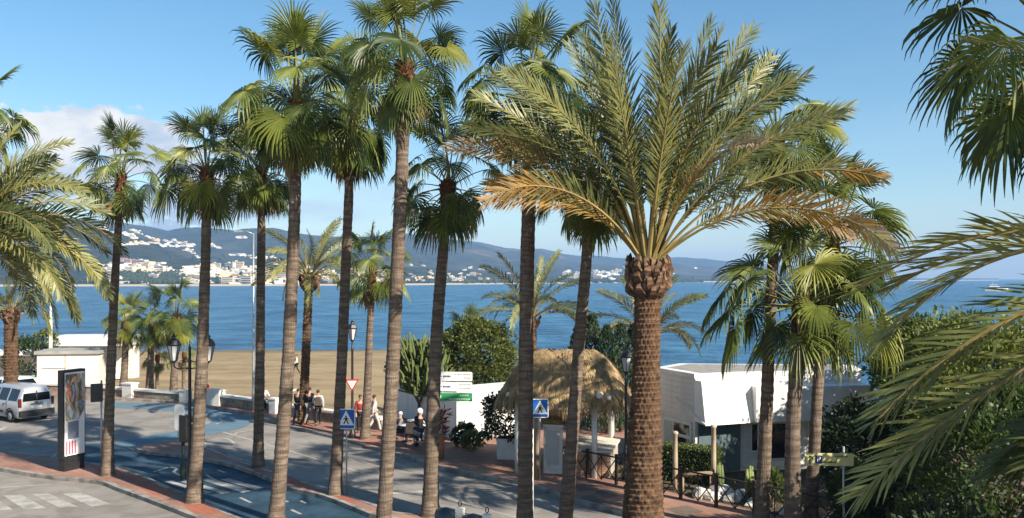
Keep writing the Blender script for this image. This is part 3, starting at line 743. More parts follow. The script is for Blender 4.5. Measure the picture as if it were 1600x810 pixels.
def fan_palm(label, base, crown, r0, r1, seed, n=34, sc=1.0, dead=3, boots=.8, emin=-62, group='tall fan palms', squash=1.0, leaves=None, name='fan_palm'):
    rn = random.Random(seed); base = Vector(base); crown = Vector(crown)
    root = thing(name, label, 'palm tree', base, 0, group)
    top = crown - base
    r0, r1 = r0 * .90, r1 * .86; n = int(n * rn.uniform(.78, 1.0)); emin += rn.uniform(-12, 14); sc *= rn.uniform(.94, 1.06); t_az = rn.uniform(0, 6.28); t_amt = rn.uniform(4, 15)
    ringed_trunk(top, r0, r1, seed).build('trunk', trunk_fan, root, smooth=True)
    ax = Vector((top.x * .05, top.y * .05, top.z)).normalized()
    if boots: boot_collar(top, ax, boots, r1 * 1.25, seed).build('leaf_bases', boot_red, root)
    def put(e, az, s, lift, ddead=False):
        e += t_amt * math.cos(az - t_az)
        if ddead: me = rn.choice(FAN_DEAD); ev = None
        else:
            ev = min(ELEVS, key=lambda q: abs(q - e)); me = rn.choice(FAN[ev])
        o = link('dead_fan_leaf' if ddead else 'fan_leaf', me, root, top + ax * lift)
        o.rotation_euler = (rn.uniform(-.15, .15), 0 if ddead else -R(e - ev), az); o.scale = (s, s * rn.choice((1, -1)), s)
    az0 = rn.uniform(0, 6.28)
    for i in range(n):
        t = (i + .5) / n
        e = 88 + (emin - 88) * t ** 1.15 + rn.uniform(-10, 10)
        put(e, az0 + i * 2.39996 + rn.uniform(-.25, .25), sc * (rn.uniform(.78, .95) if t < .18 else rn.uniform(.88, 1.1)), .22 - .42 * t)
    for i in range(dead + 2): put(0, rn.uniform(0, 6.28), sc * rn.uniform(.7, .95), -.25, True)
    for az, e, s in (leaves or []): put(e, R(az), s, 0.0)
    return root

def frond(e0, e1, L, seed, npair=58, lmax=.52, turn=0.0, dry=0.0, hw=.017, vee=.45, droop=.35, curl=0.0, twist=0.0, bare=.14, sweep=(68, 40)):
    """pinnate frond along +X; e0/e1 rachis angle at base and tip in degrees; turn = share of turning leaflets from the tip, dry the same in straw colour"""
    r = random.Random(seed); mb = MB(); N = 18
    p = Vector((.05, 0, 0)); path = [p.copy()]; dirs = []; lat = 0.0
    for k in range(N):
        t = (k + .5) / N; e = R(e0 + (e1 - e0) * (t ** 1.15))
        lat += curl / N
        d = Vector((math.cos(e) * math.cos(lat), math.cos(e) * math.sin(lat), math.sin(e))); dirs.append(d)
        p = p + d * (L / N); path.append(p.copy())
    dirs.append(dirs[-1])
    mb.tube(path, [.055 * (1 - .9 * k / N) * (1.35 if k == 0 else 1) + .004 for k in range(N + 1)], 5, 1, True, .7)
    def onr(t):
        x = t * N; k = min(N - 1, int(x)); return path[k].lerp(path[k + 1], x - k), dirs[k].lerp(dirs[min(N, k + 1)], x - k).normalized()
    for i in range(npair):
        t = bare + (1 - bare) * (i + .5) / npair
        for sd in (-1, 1):
            tt = min(.999, t + r.uniform(-.006, .006)); q, d = onr(tt)
            s = Vector((0, 0, 1)).cross(d)
            if s.length < .05: s = Vector((0, 1, 0))
            s.normalize(); n = d.cross(s); ta = twist * min(1, .25 + tt * 1.1); s, n = s * math.cos(ta) + n * math.sin(ta), n * math.cos(ta) - s * math.sin(ta)
            a = R(sweep[0] - sweep[1] * tt + r.uniform(-11, 11))
            v = vee * (1 - .4 * tt) + r.uniform(-.38, .38)
            dr = (d * math.cos(a) + (s * sd) * math.sin(a) + n * v * math.sin(a)).normalized()
            ln = lmax * lerp([(bare, .35), (bare + .11, .75), (.48, 1.0), (.75, .92), (.92, .68), (1, .42)], tt) * r.uniform(.85, 1.1)
            u = tt + r.uniform(-.12, .12)
            mi = 3 if dry and u > 1 - dry else (2 if turn and u > 1 - turn else 0)
            w = (d - dr * d.dot(dr)).normalized() * hw * r.uniform(.85, 1.15)
            g = droop * r.uniform(.6, 1.4) * (1.8 if mi == 3 else 1)
            p1 = q + dr * ln * .45; dr2 = (dr + Vector((0, 0, -g * .45))).normalized(); p2 = p1 + dr2 * ln * .33; dr3 = (dr2 + Vector((0, 0, -g * .6))).normalized(); p3 = p2 + dr3 * ln * .24
            i0 = len(mb.v); mb.v += [tuple(q - w * .5), tuple(q + w * .5), tuple(p1 - w), tuple(p1 + w), tuple(p2 - w * .7), tuple(p2 + w * .7), tuple(p3)]
            mb.f += [(i0, i0 + 1, i0 + 3, i0 + 2), (i0 + 2, i0 + 3, i0 + 5, i0 + 4), (i0 + 4, i0 + 5, i0 + 6)]; mb.m += [mi] * 3
    return mb.mesh('frond', [leaf_date, rachis_mat, leaf_date_old, leaf_date_dry])
def scaly_trunk(H, prof, seed, na=26, pitch=.16, ns=78, step=.035, amp=.05, lean=Vector((0, 0, 0))):
    """date-palm trunk covered in a spiral of diamond leaf scars"""
    mb = MB(); n = int(H / step)
    for k in range(n + 1):
        z = H * k / n - .1; r = lerp(prof, z); c = lean * (z / H)
        for j in range(ns):
            w = 2 * math.pi * j / ns
            row = z / pitch; off = (math.floor(row) % 2) * .5
            u = (w / (2 * math.pi) * na + off + .12 * mnoise.noise(Vector((w, z * 2, seed)))) % 1.0 - .5
            v = row % 1.0
            # each scar is a shelf that sticks out at its upper edge
            b = amp * (v ** 1.6) * max(0, 1 - (abs(u) * 2) ** 2.4) + .03 * mnoise.noise(Vector((math.cos(w) * 4, math.sin(w) * 4, z * 5 + seed)))
            rr = r + b
            mb.v.append((c.x + rr * math.cos(w), c.y + rr * math.sin(w), z))
    for k in range(n):
        for j in range(ns):
            a = k * ns + j; b = k * ns + (j + 1) % ns; mb.f.append((a, b, b + ns, a + ns)); mb.m.append(0)
    return mb
def stub_mesh(seed):
    r = random.Random(seed); mb = MB()
    w0, w1, l, t = .10, .055, r.uniform(.16, .24), .035     # a cut leaf base, along +X, bent up
    P = [(0, w0, t), (l * .55, w0 * .8, t * .9 + .03), (l, w1, t * .6 + .09)]
    i0 = 0
    for x, w, h in P:
        z = .35 * x * x / l
        mb.v += [(x, -w, z - t), (x, w, z - t), (x, w * .6, z + h), (x, -w * .6, z + h)]
    for k in range(2):
        for j in range(4):
            a = k * 4 + j; b = k * 4 + (j + 1) % 4; mb.f.append((a, a + 4, b + 4, b)); mb.m.append(0)
    mb.f += [(8, 9, 10, 11)]; mb.m += [0]
    return mb.mesh('leaf_stub', stub_mat)
STUBS = [stub_mesh(k) for k in range(4)]
def date_palm(label, base, crown_z, prof, seed, spec, head=None, group=None, stubs=0, lean=Vector((0, 0, 0)), trunk_kw={}, name='date_palm', head_scale=1.0):
    """spec: list of (mesh, azimuth deg, tilt deg, scale)"""
    rn = random.Random(seed); root = thing(name, label, 'palm tree', base, 0, group)
    H = crown_z - base[2]
    scaly_trunk(H, prof, seed, lean=lean, **trunk_kw).build('trunk', bark_date, root, smooth=False)
    top = Vector((lean.x, lean.y, H))
    if head:
        hh, hr2 = head
        mb = MB(); mb.lathe([(hr2 * .72, -hh), (hr2 * .95, -hh * .7), (hr2, -hh * .3), (hr2 * .8, .05), (hr2 * .35, .3)], top, 14)
        mb.build('crown_head', bark_date, root, smooth=True)
        for k in range(stubs):
            t = (k + .5) / stubs; w = k * 2.39996 + rn.uniform(-.15, .15); z = -hh * .95 + hh * 1.0 * t
            rad = hr2 * (lerp([(0, .70), (.25, .92), (.7, .98), (1, .78)], t))
            o = link('leaf_stub', rn.choice(STUBS), root, top + Vector((math.cos(w) * rad, math.sin(w) * rad, z)))
            o.rotation_euler = (rn.uniform(-.25, .25), R(rn.uniform(-62, -12)), w + rn.uniform(-.25, .25)); s = rn.uniform(.8, 1.35) * head_scale; o.scale = (s, s, s)
    for me, az, tilt, s in spec:
        o = link('frond', me, root, top + Vector((math.cos(R(az)), math.sin(R(az)), 0)) * .12 + Vector((0, 0, .1)))
        o.rotation_euler = (rn.uniform(-.2, .2), -R(tilt), R(az)); o.scale = (s, s * rn.choice((1, -1)), s)
    return root

# first row, on the island beside the bike lane
def B(px, d): return ((px - 800) / FOC * d, d, .1)
fan_palm('fan palm with yellowish top leaf just right of the advertising column', B(168, 31.9), pt(189, 283, 31.9), .21, .145, 21, n=32, sc=.92, dead=3, leaves=[(355, 84, .85), (190, -40, .95)])
fan_palm('leaning fan palm whose trunk hides the two-lantern lamp post', B(303, 28.1), pt(323, 275, 28.1), .245, .165, 22, n=33, sc=.98, dead=3, leaves=[(175, 0, 1.1), (190, -20, 1.1), (20, 82, .9)])
fan_palm('tall fan palm with full crown, nearest left of the blue crossing sign row', B(430, 25.3), pt(463, 172, 25.3), .235, .185, 23, n=40, sc=1.10, dead=6, boots=1.0, leaves=[(180, 10, 1.1), (185, -40, 1.1), (150, 85, 1.0)])
fan_palm('tallest fan palm, red-brown neck high against the sky left of centre', B(596, 23.0), pt(632, 112, 23.0), .215, .19, 24, n=34, sc=1.02, dead=2, boots=.75, emin=-50, leaves=[(225, -55, 1.15), (170, 25, 1.1)])
fan_palm('tall fan palm with dark shaded trunk foot, crown cut by the top edge', B(820, 24.8), pt(829, 160, 24.8), .235, .225, 25, n=36, sc=1.12, dead=3, boots=.9, leaves=[(185, -25, 1.15), (180, 5, 1.1)])
# second row, on the median
fan_palm('slim fan palm with a low dense crown behind the tall left palm', B(403, 33.3), pt(408, 268, 33.3), .215, .17, 26, n=36, sc=1.12, dead=4)
fan_palm('fan palm standing beside the first blue pedestrian crossing sign', B(523, 29.1), pt(548, 192, 29.1), .22, .17, 27, n=38, sc=1.12, dead=9, boots=.9, leaves=[(215, -20, 1.1), (210, 20, 1.1), (310, -50, 1.15)])
fan_palm('right-leaning fan palm in front of the direction signs', B(672, 26.5), pt(700, 294, 26.5), .255, .18, 28, n=34, sc=1.02, dead=3, boots=.6, leaves=[(350, -35, 1.1), (200, -5, 1.0)])
fan_palm('strongly leaning fan palm beside the thatched kiosk', B(880, 24.0), pt(924, 292, 24.0), .215, .165, 29, n=30, sc=.92, dead=5, boots=.5)
# palms of the right-hand pavement
fan_palm('fan palm behind the big date palm, pale trunk nearest the white awning', B(1188, 24.6), pt(1214, 228, 24.6), .215, .165, 30, n=34, sc=1.02, dead=2, leaves=[(10, 60, 1.1), (20, 45, 1.1)])
fan_palm('low fan palm with red-brown neck and big open leaves, right of centre', B(1239, 23.5), pt(1251, 478, 23.5), .25, .20, 31, n=26, sc=1.22, dead=0, boots=1.05, emin=-30, leaves=[(180, 20, 1.5), (188, 2, 1.55), (196, -14, 1.5), (238, -44, 1.35), (352, -8, 1.55), (8, -24, 1.5), (330, -30, 1.4), (300, -40, 1.2), (0, 24, 1.45), (345, 40, 1.3), (170, 48, 1.3), (120, 70, 1.1), (60, 75, 1.1)])
fan_palm('fan palm rising behind the yellow parking sign, partly hidden', B(1266, 25.6), pt(1300, 385, 25.6), .20, .16, 32, n=40, sc=1.2, dead=2, leaves=[(15, 62, 1.2), (340, -20, 1.2)])
fan_palm('fan palm cut by the right edge, dark leaves against the sky', B(1668, 11.0), pt(1668, 100, 11.0), .22, .18, 33, n=32, sc=1.0, dead=0, leaves=[(182, 2, 1.05), (200, -14, 1.1), (196, -36, 1.0), (225, -16, 1.0)])
fan_palm('fan palm just beyond the left edge, only leaf tips showing', B(-62, 30.0), pt(-50, 205, 30.0), .22, .16, 34, n=30, sc=1.0, dead=2)
# fan palms along the beach
fan_palm('fan palm with red-brown neck and thin pale trunk beside the single lantern', B(570, 39.1), pt(581, 426, 39.1), .22, .155, 35, n=26, sc=.95, dead=1, boots=1.0, group='fan palms along the beach wall', leaves=[(0, -5, 1.1), (10, -25, 1.1)])
for i, (px, d, ty, lb) in enumerate(((192, 57, 508, 'leftmost of the three short fan palms by the beach wall'), (234, 58, 512, 'middle of the three short fan palms, brown dead skirt'), (271, 56, 497, 'rightmost of the three short fan palms, tilted above the left lantern'))):
    fan_palm(lb, (B(px, d)[0], d, -.3), pt(px + 5, ty, d), .26, .22, 40 + i, n=24, sc=1.02 + .06 * i, dead=4 if i == 1 else 1, boots=.6, group='short fan palms by the beach wall', emin=-45)
for i, (px, d, ty, sc) in enumerate(((246, 60, 560, .62), (288, 61, 556, .62))):
    fan_palm('small young fan palm low behind the beach wall, %s of the pair' % ('left' if i == 0 else 'right'), (B(px, d)[0], d, -.5), pt(px, ty, d), .13, .11, 50 + i, n=14, sc=sc, dead=3, boots=.3, group='young fan palms behind the beach wall', emin=-40)

# the big date palm in front
D0 = 22.0
F = []
def fr(e0, e1, L, az, **k): k.setdefault('twist', (1 if len(F) % 2 else -1) * (.55 + .75 * abs(math.cos(R(az))))); q_ = random.Random(len(F) * 7 + 3); F.append((frond(e0 + q_.uniform(-4, 4), e1 + q_.uniform(-26, 4), L * q_.uniform(.86, 1.0), 500 + len(F), curl=q_.uniform(-.35, .35), **k), az + q_.uniform(-10, 10), 0, 1.0))
KW = dict(npair=74, lmax=.60, hw=.020)
KW = dict(npair=84, lmax=.74, hw=.0175, droop=.16, bare=.24, sweep=(56, 32), vee=.3)
fr(64, 4, 6.4, 184, turn=.45, dry=.16, **KW); fr(54, -8, 4.7, 192, turn=.8, dry=.22, **KW); fr(76, 36, 6.4, 170, **KW); fr(79, 70, 6.9, 174, **KW)
fr(89, 80, 6.5, 180, **KW); fr(86, 78, 6.5, 10, **KW); fr(79, 66, 6.8, 0, **KW); fr(73, 46, 6.5, 355, **KW); fr(66, 33, 5.8, 18, **KW)
fr(66, 22, 6.4, 345, **KW); fr(57, -8, 6.8, 0, turn=.22, **KW); fr(46, -38, 6.4, 346, turn=.75, dry=.22, **KW); fr(52, -20, 6.0, 15, turn=.3, dry=.3, **KW)
fr(70, 10, 5.6, 300, turn=.6, dry=.5, **KW); fr(74, 34, 6.2, 200, **KW); fr(68, 20, 6.0, 205, **KW); fr(72, 28, 6.0, 150, **KW)
fr(80, 55, 6.2, 235, **KW); fr(82, 62, 6.4, 290, **KW); fr(78, 48, 6.0, 262, **KW); fr(76, 42, 6.2, 325, **KW); fr(84, 66, 6.6, 215, **KW); fr(83, 60, 6.4, 320, **KW)
fr(70, 20, 5.8, 70, **KW); fr(74, 40, 6.2, 100, **KW); fr(80, 60, 6.4, 55, **KW); fr(80, 58, 6.4, 125, **KW); fr(64, 0, 5.6, 160, turn=.3, **KW); fr(60, 0, 6.0, 30, **KW); fr(86, 70, 6.4, 90, **KW); fr(66, 5, 5.4, 178, turn=.2, **KW); fr(87, 74, 6.3, 250, **KW)
fr(70, 30, 6.4, 186, **KW); fr(62, 12, 6.2, 174, **KW); fr(70, 36, 6.4, 5, **KW); fr(61, 14, 6.4, 352, **KW); fr(74, 52, 6.4, 358, **KW); fr(75, 50, 6.4, 182, **KW); fr(82, 74, 6.5, 188, **KW); fr(82, 72, 6.5, 350, **KW); fr(56, -10, 5.6, 200, turn=.4, dry=.1, **KW); fr(87, 82, 6.6, 270, **KW); fr(85, 80, 6.5, 265, **KW); fr(84, 76, 6.4, 90, **KW)
zc = pt(0, 418, D0).z
date_palm('big date palm with thick scaly trunk and orange dry lower fronds, centre right', B(1003, D0), zc, [(-.2, .56), (.6, .50), (1.4, .48), (2.2, .43), (3.2, .40), (4.0, .345), (5.0, .315), (6.6, .31), (7.4, .33)], 60, F, head=(.78, .43), stubs=120, lean=Vector((.16, 0, 0)), trunk_kw=dict(na=22, pitch=.13, amp=.05))
# shared fronds for the other date palms
FR = {}
for e0, e1 in ((84, 50), (70, 10), (56, -25), (40, -55), (22, -72), (2, -80)):
    FR[e0] = [frond(e0, e1, 4.3, 700 + e0 * 3 + k, bare=.18, sweep=(60, 34), npair=72, lmax=.56, hw=.020, curl=(-.25, .25)[k], twist=(-.8, .9)[k]) for k in range(2)]
def crown_spec(seed, n, sc, emin=0, az=None):
    rn = random.Random(seed); out = []; ks = sorted(FR, reverse=True)
    for i in range(n):
        t = (i + .5) / n; e = 86 - (86 - emin) * t + rn.uniform(-5, 5); k = min(ks, key=lambda q: abs(q - e))
        out.append((rn.choice(FR[k]), math.degrees(i * 2.39996) + rn.uniform(-10, 10), max(-8, min(8, e - k)), sc * rn.uniform(.88, 1.08)))
    return out
date_palm('large date palm cut by the left edge, long fronds drooping over the van', B(-66, 28.5), pt(0, 384, 28.5).z, [(-.2, .42), (1.5, .36), (10, .33)], 61, crown_spec(61, 60, 1.05, -8) + [(FR[k][j], az, 0, sc) for k, j, az, sc in ((56, 0, 0, 1.2), (40, 1, -12, 1.25), (40, 0, 14, 1.3), (22, 0, -2, 1.25), (22, 1, -30, 1.2), (2, 0, 8, 1.15), (2, 1, -20, 1.2), (40, 0, -35, 1.2), (56, 1, -25, 1.25), (22, 1, 30, 1.2), (70, 0, -8, 1.15))], head=(.9, .5), stubs=50)
date_palm('date palm with bare rough trunk at the far left behind the white car', (B(17, 47)[0], 47, .1), pt(0, 488, 47).z, [(-.2, .38), (1.5, .32), (8, .30)], 62, crown_spec(62, 30, .52, 8), head=(.6, .42), stubs=24)
date_palm('slender date palm with upright fronds standing behind the three walkers', B(473, 43.2), pt(0, 436, 43.2).z, [(-.2, .25), (1.2, .20), (8, .17)], 63, crown_spec(63, 24, .74, 12), head=(.6, .40), stubs=30, lean=Vector((.32, 0, 0)), trunk_kw=dict(na=14, pitch=.15, ns=42))
date_palm('young date palm spreading its fronds over the sea behind the thatched roof', B(829, 46), pt(0, 500, 46).z, [(-.2, .32), (8, .27)], 64, crown_spec(64, 22, .86, 22), head=(.5, .36), stubs=16, trunk_kw=dict(na=14, pitch=.15, ns=42))
date_palm('young date palm behind the thick date palm trunk', B(1015, 47), pt(0, 530, 47).z, [(-.2, .32), (8, .27)], 65, crown_spec(65, 20, .88, 22), head=(.5, .36), stubs=16, trunk_kw=dict(na=14, pitch=.15, ns=42))
# near date palm beyond the right edge: its fronds reach into the picture
NF = []
KN = dict(npair=84, lmax=.60, hw=.016, droop=.16, sweep=(58, 32))
NF.append((frond(26, -52, 3.5, 801, **KN), 178, 0, 1)); NF.append((frond(6, -50, 3.7, 802, **KN), 186, 0, 1)); NF.append((frond(-42, -24, 2.7, 803, **KN), 192, 0, 1))
NF.append((frond(30, -40, 3.4, 804, **KN), 160, 0, 1)); NF.append((frond(-34, -52, 2.8, 805, **KN), 165, 0, 1)); NF.append((frond(-46, -40, 2.6, 806, **KN), 178, 0, 1))
NF.append((frond(-12, -46, 4.0, 807, **KN), 187, 0, 1)); NF.append((frond(-52, -30, 2.9, 808, **KN), 200, 0, 1))
N0 = len(NF)
for k in range(22):
    e = 80 - k * 4.2; az = k * 137.5
    if 140 < az % 360 < 235: az += 110
    NF.append((frond(e, e - 60, 3.4, 820 + k % 4, **KN) if k < 4 else NF[N0 + k % 4][0], az, (0 if k < 4 else e - (80 - (k % 4) * 4.2)) * .9, 1))
date_palm('near date palm beyond the right edge with shaded fronds reaching into view', (6.55, 7.6, .1), pt(0, 452, 7.6).z, [(-.2, .40), (1.5, .34), (8, .32)], 66, NF, head=(.7, .46), stubs=40)
# ------------------------------------------------------------------ shrubs and leafy trees
def leaves_into(mb, pts, size, rn, mi=0, up=.3, aspect=.5):
    """pts: list of (position, outward direction); a folded leaf at each"""
    for p, o in pts:
        d = (o + Vector((rn.gauss(0, .6), rn.gauss(0, .6), rn.gauss(up, .6)))).normalized()
        s = d.cross(Vector((rn.gauss(0, 1), rn.gauss(0, 1), rn.gauss(0, 1))))
        if s.length < .01: continue
        s.normalize(); n = d.cross(s); l = size * rn.uniform(.7, 1.3); w = l * aspect * .5
        a = p; m_ = p + d * l * .5; t = p + d * l
        i0 = len(mb.v); mb.v += [tuple(a), tuple(m_ + s * w - n * w * .3), tuple(t - n * l * .12), tuple(m_ - s * w - n * w * .3)]
        mb.f += [(i0, i0 + 1, i0 + 2), (i0, i0 + 2, i0 + 3)]; mb.m += [mi, mi]
def clumpy(c, rad, nclump, per, rn, cr=.28, low=-.7):
    out = []; c = Vector(c)
    for k in range(nclump):
        v = Vector((rn.gauss(0, 1), rn.gauss(0, 1), rn.gauss(0, 1))).normalized()
        if v.z < low: v.z = -v.z
        r = rn.uniform(.55, 1.0) ** .6 * (1 + .22 * mnoise.noise(v * 2 + c))
        cc = c + Vector((v.x * rad[0], v.y * rad[1], v.z * rad[2])) * r
        for j in range(per):
            o = Vector((rn.gauss(0, 1), rn.gauss(0, 1), rn.gauss(0, 1))).normalized()
            out.append((cc + o * cr * min(rad) * rn.uniform(.5, 1.1), (o + v).normalized()))
    return out
def limbs(mb, base, c, rad, n, r0, rn):
    base = Vector(base); c = Vector(c); fork = base.lerp(c, .35); fork.x = base.x + (c.x - base.x) * .2
    mb.tube([base - Vector((0, 0, .1)), base.lerp(fork, .5) + Vector((rn.uniform(-.06, .06), 0, 0)), fork], [r0 * 1.25, r0, r0 * .85], 8)
    for k in range(n):
        a = 6.283 * k / n + rn.uniform(-.3, .3); e = rn.uniform(.1, .9)
        t = c + Vector((math.cos(a) * rad[0] * .75, math.sin(a) * rad[1] * .75, rad[2] * (e - .3)))
        mid = fork.lerp(t, .5) + Vector((0, 0, rad[2] * .12))
        mb.tube([fork, mid, t], [r0 * .6, r0 * .38, r0 * .12], 6, cap=False)
def bush(name, label, cat, base, rad, nclump, per, size, mat, seed, lift=None, group=None, limb=5, r0=.07, cr=.28, core=True, up=.3, aspect=.5):
    rn = random.Random(seed); root = thing(name, label, cat, base, 0, group)
    c = Vector((0, 0, lift if lift is not None else rad[2] * .95))
    mb = MB(); limbs(mb, (0, 0, 0), c, rad, limb, r0, rn); mb.build('trunk' if cat == 'tree' else 'stem', bark_tree, root, smooth=True)
    mb = MB(); leaves_into(mb, clumpy(c, rad, nclump, per, rn, cr), size, rn, 0, up, aspect)
    mb.build('crown' if cat == 'tree' else 'foliage', mat, root)
    return root
def W(px, d, z=0.1): return ((px - 800) / FOC * d, d, z)

leaf_olive = leafmat('olive_tree_leaf', (.240, .240, .060), (.090, .115, .030), .30, .45)
bush('leafy_tree', 'broad leafy tree at the right edge with sunlit top leaves', 'tree', W(1530, 27), (2.9, 2.6, 2.4), 300, 62, .17, leaf_mid, 1, lift=3.35, limb=8, r0=.16, cr=.22)
bush('leafy_tree', 'lower leafy tree filling the right edge under the near fronds', 'tree', W(1575, 21), (2.3, 2.1, 1.7), 230, 60, .15, leaf_mid, 2, lift=2.8, limb=7, r0=.13, cr=.22)
bush('leafy_tree', 'leafy tree between the boat and the low fan palm, seen against the sea', 'tree', W(1455, 30), (2.0, 2.0, 1.7), 190, 60, .17, leaf_mid, 3, lift=3.9, limb=7, r0=.14, cr=.22)
for i, (px, d, rx, rz, mt, lb) in enumerate(((1330, 27.5, 1.0, 1.7, leaf_dark, 'dark glossy shrub right of the white awning building'), (1385, 28, 1.5, 1.5, leaf_dark, 'dark broad shrub behind the low dark frond'), (1450, 24, 1.4, 1.1, leaf_dark, 'dark shrub at the foot of the right-hand trees'), (1500, 19.5, 1.6, 1.0, leaf_dark, 'dark shrub low in the right corner behind the near fronds'), (1340, 24.6, .6, .95, leaf_hedge, 'small bright green shrub beside the parking sign'), (1440, 22.2, .62, .78, leaf_hedge, 'rounded light green bush in the dark right corner'))):
    bush('shrub', lb, 'shrub', W(px, d), (rx, rx, rz), 90, 48, .15, mt, 10 + i, group='shrubs of the right-hand garden', cr=.3)
bush('shrub', 'dark shrub growing out of the white planter box', 'shrub', W(789, 35.2, .55), (.85, .8, .95), 80, 50, .14, leaf_dark, 20, lift=1.1)
bush('shrub', 'low trailing shrub against the sunlit white boarded wall', 'shrub', W(742, 36.6), (.55, .45, .42), 30, 40, .12, leaf_hedge, 21)
bush('shrub', 'broad-leaved plant at the foot of the grey shaded boards', 'shrub', W(726, 37.2), (.45, .4, .5), 26, 40, .15, leaf_dark, 22)
bush('shrub', 'spiky plant below the dark windows of the white building', 'shrub', W(1206, 27.4), (.32, .3, .55), 26, 40, .22, leaf_hedge, 23, up=1.2, aspect=.18)
bush('round_tree', 'dense round tree above the white boarded building', 'tree', W(742, 43.5), (1.95, 1.6, 1.75), 320, 56, .17, leaf_olive, 24, lift=3.2, limb=8, r0=.12, cr=.2)
bush('shrub', 'dark leafy tree crown overhanging the shaded white boards', 'tree', W(655, 42.5), (1.45, 1.2, .85), 130, 50, .16, leaf_dark, 25, lift=3.0, limb=6, r0=.09)
# candelabra euphorbia
rn = random.Random(31); root = thing('candelabra_euphorbia', 'tall candelabra cactus with pale upright arms beside the round tree', 'cactus', W(668, 42.3))
mb = MB(); mb.tube([(0, 0, -.1), (-.03, 0, 1.0), (-.12, 0, 1.9), (-.2, 0, 2.6)], [.14, .12, .11, .09], 8); mb.build('trunk', euph_mat, root, smooth=True)
mb = MB()
for k in range(330):
    a = rn.uniform(0, 6.28); rr = rn.uniform(.05, 1.5) ** .7; b0 = Vector((-.25 + .35 * math.cos(a) * rr, .35 * math.sin(a) * rr, rn.uniform(1.5, 3.4)))
    b1 = Vector((-.25 + 1.0 * math.cos(a) * rr, .9 * math.sin(a) * rr, b0.z + rn.uniform(.15, .5)))
    h = rn.uniform(.15, 1.0) * (1.35 - .35 * rr); r = rn.uniform(.045, .065)
    t = b1 + Vector((rn.uniform(-.12, .12) + .22 * math.cos(a) * rr, rn.uniform(-.12, .12) + .2 * math.sin(a) * rr, h))
    if t.z > 4.95 - .55 * rr: t.z = 4.95 - .55 * rr + rn.uniform(-.2, .15)
    mb.tube([b0, b1, b1.lerp(t, .5), t], [r * .75, r, r, r * .45], 5)
mb.build('arms', euph_mat, root)
fan_palm('small fan palm tuft showing above the round tree', W(727, 45), pt(727, 527, 45), .13, .11, 52, n=12, sc=.62, dead=0, boots=.3, emin=15, group=None)
# cypress hedge behind the kiosk
for i, (px, d, h, w) in enumerate(((903, 41, 4.9, .75), (925, 41.5, 5.45, .8), (948, 40.5, 4.95, .85), (970, 41, 5.0, .8), (990, 42, 4.9, .8), (1010, 42, 4.5, .8))):
    rn = random.Random(60 + i); root = thing('cypress', ('first', 'second and tallest', 'third', 'fourth', 'fifth', 'sixth')[i] + ' conical cypress from the left behind the thatched kiosk', 'tree', W(px, d), 0, 'cypresses behind the kiosk')
    mb = MB(); mb.tube([(0, 0, -.1), (0, 0, h * .5), (0, 0, h * .92)], [.12, .08, .02], 7); mb.build('trunk', bark_tree, root, smooth=True)
    mb = MB(); P = []
    for k in range(2600):
        t = rn.random() ** .8; a = rn.uniform(0, 6.28); r = w * lerp([(0, .85), (.25, 1), (.6, .8), (.85, .45), (1, .06)], t) * rn.uniform(.62, 1.06) * (1 + .25 * mnoise.noise(Vector((math.cos(a) * 2, math.sin(a) * 2, t * 6 + i))))
        P.append((Vector((math.cos(a) * r, math.sin(a) * r, .1 + t * h * .96)), Vector((math.cos(a) * .5, math.sin(a) * .5, .9))))
    leaves_into(mb, P, .20, rn, 0, .8, .35); mb.build('crown', leaf_cyp, root)
# clipped hedge
rn = random.Random(77); hb = thing('clipped_hedge', 'clipped green box hedge in front of the white building', 'hedge', (W(1078, 31)[0], 31, .1), R(-30))
mb = MB(); mb.box((0, 0, .62), (2.0, .75, 1.15)); mb.build('core', M('hedge_core', (.02, .03, .012), .95, .3, 8), hb)
mb = MB(); P = []
for k in range(5200):
    f = rn.choice('tttffffbbsS'); x, y, z = rn.uniform(-1.02, 1.02), rn.uniform(-.39, .39), rn.uniform(.05, 1.22)
    if f == 't': z = 1.2; o = Vector((0, 0, 1))
    elif f == 'f': y = -.39; o = Vector((0, -1, .3))
    elif f == 'b': y = .39; o = Vector((0, 1, .3))
    elif f == 's': x = 1.02; o = Vector((1, 0, .3))
    else: x = -1.02; o = Vector((-1, 0, .3))
    P.append((Vector((x, y, z)) + Vector((rn.uniform(-.03, .03),) * 3), o))
leaves_into(mb, P, .075, rn, 0, .2, .6); mb.build('foliage', leaf_hedge, hb)
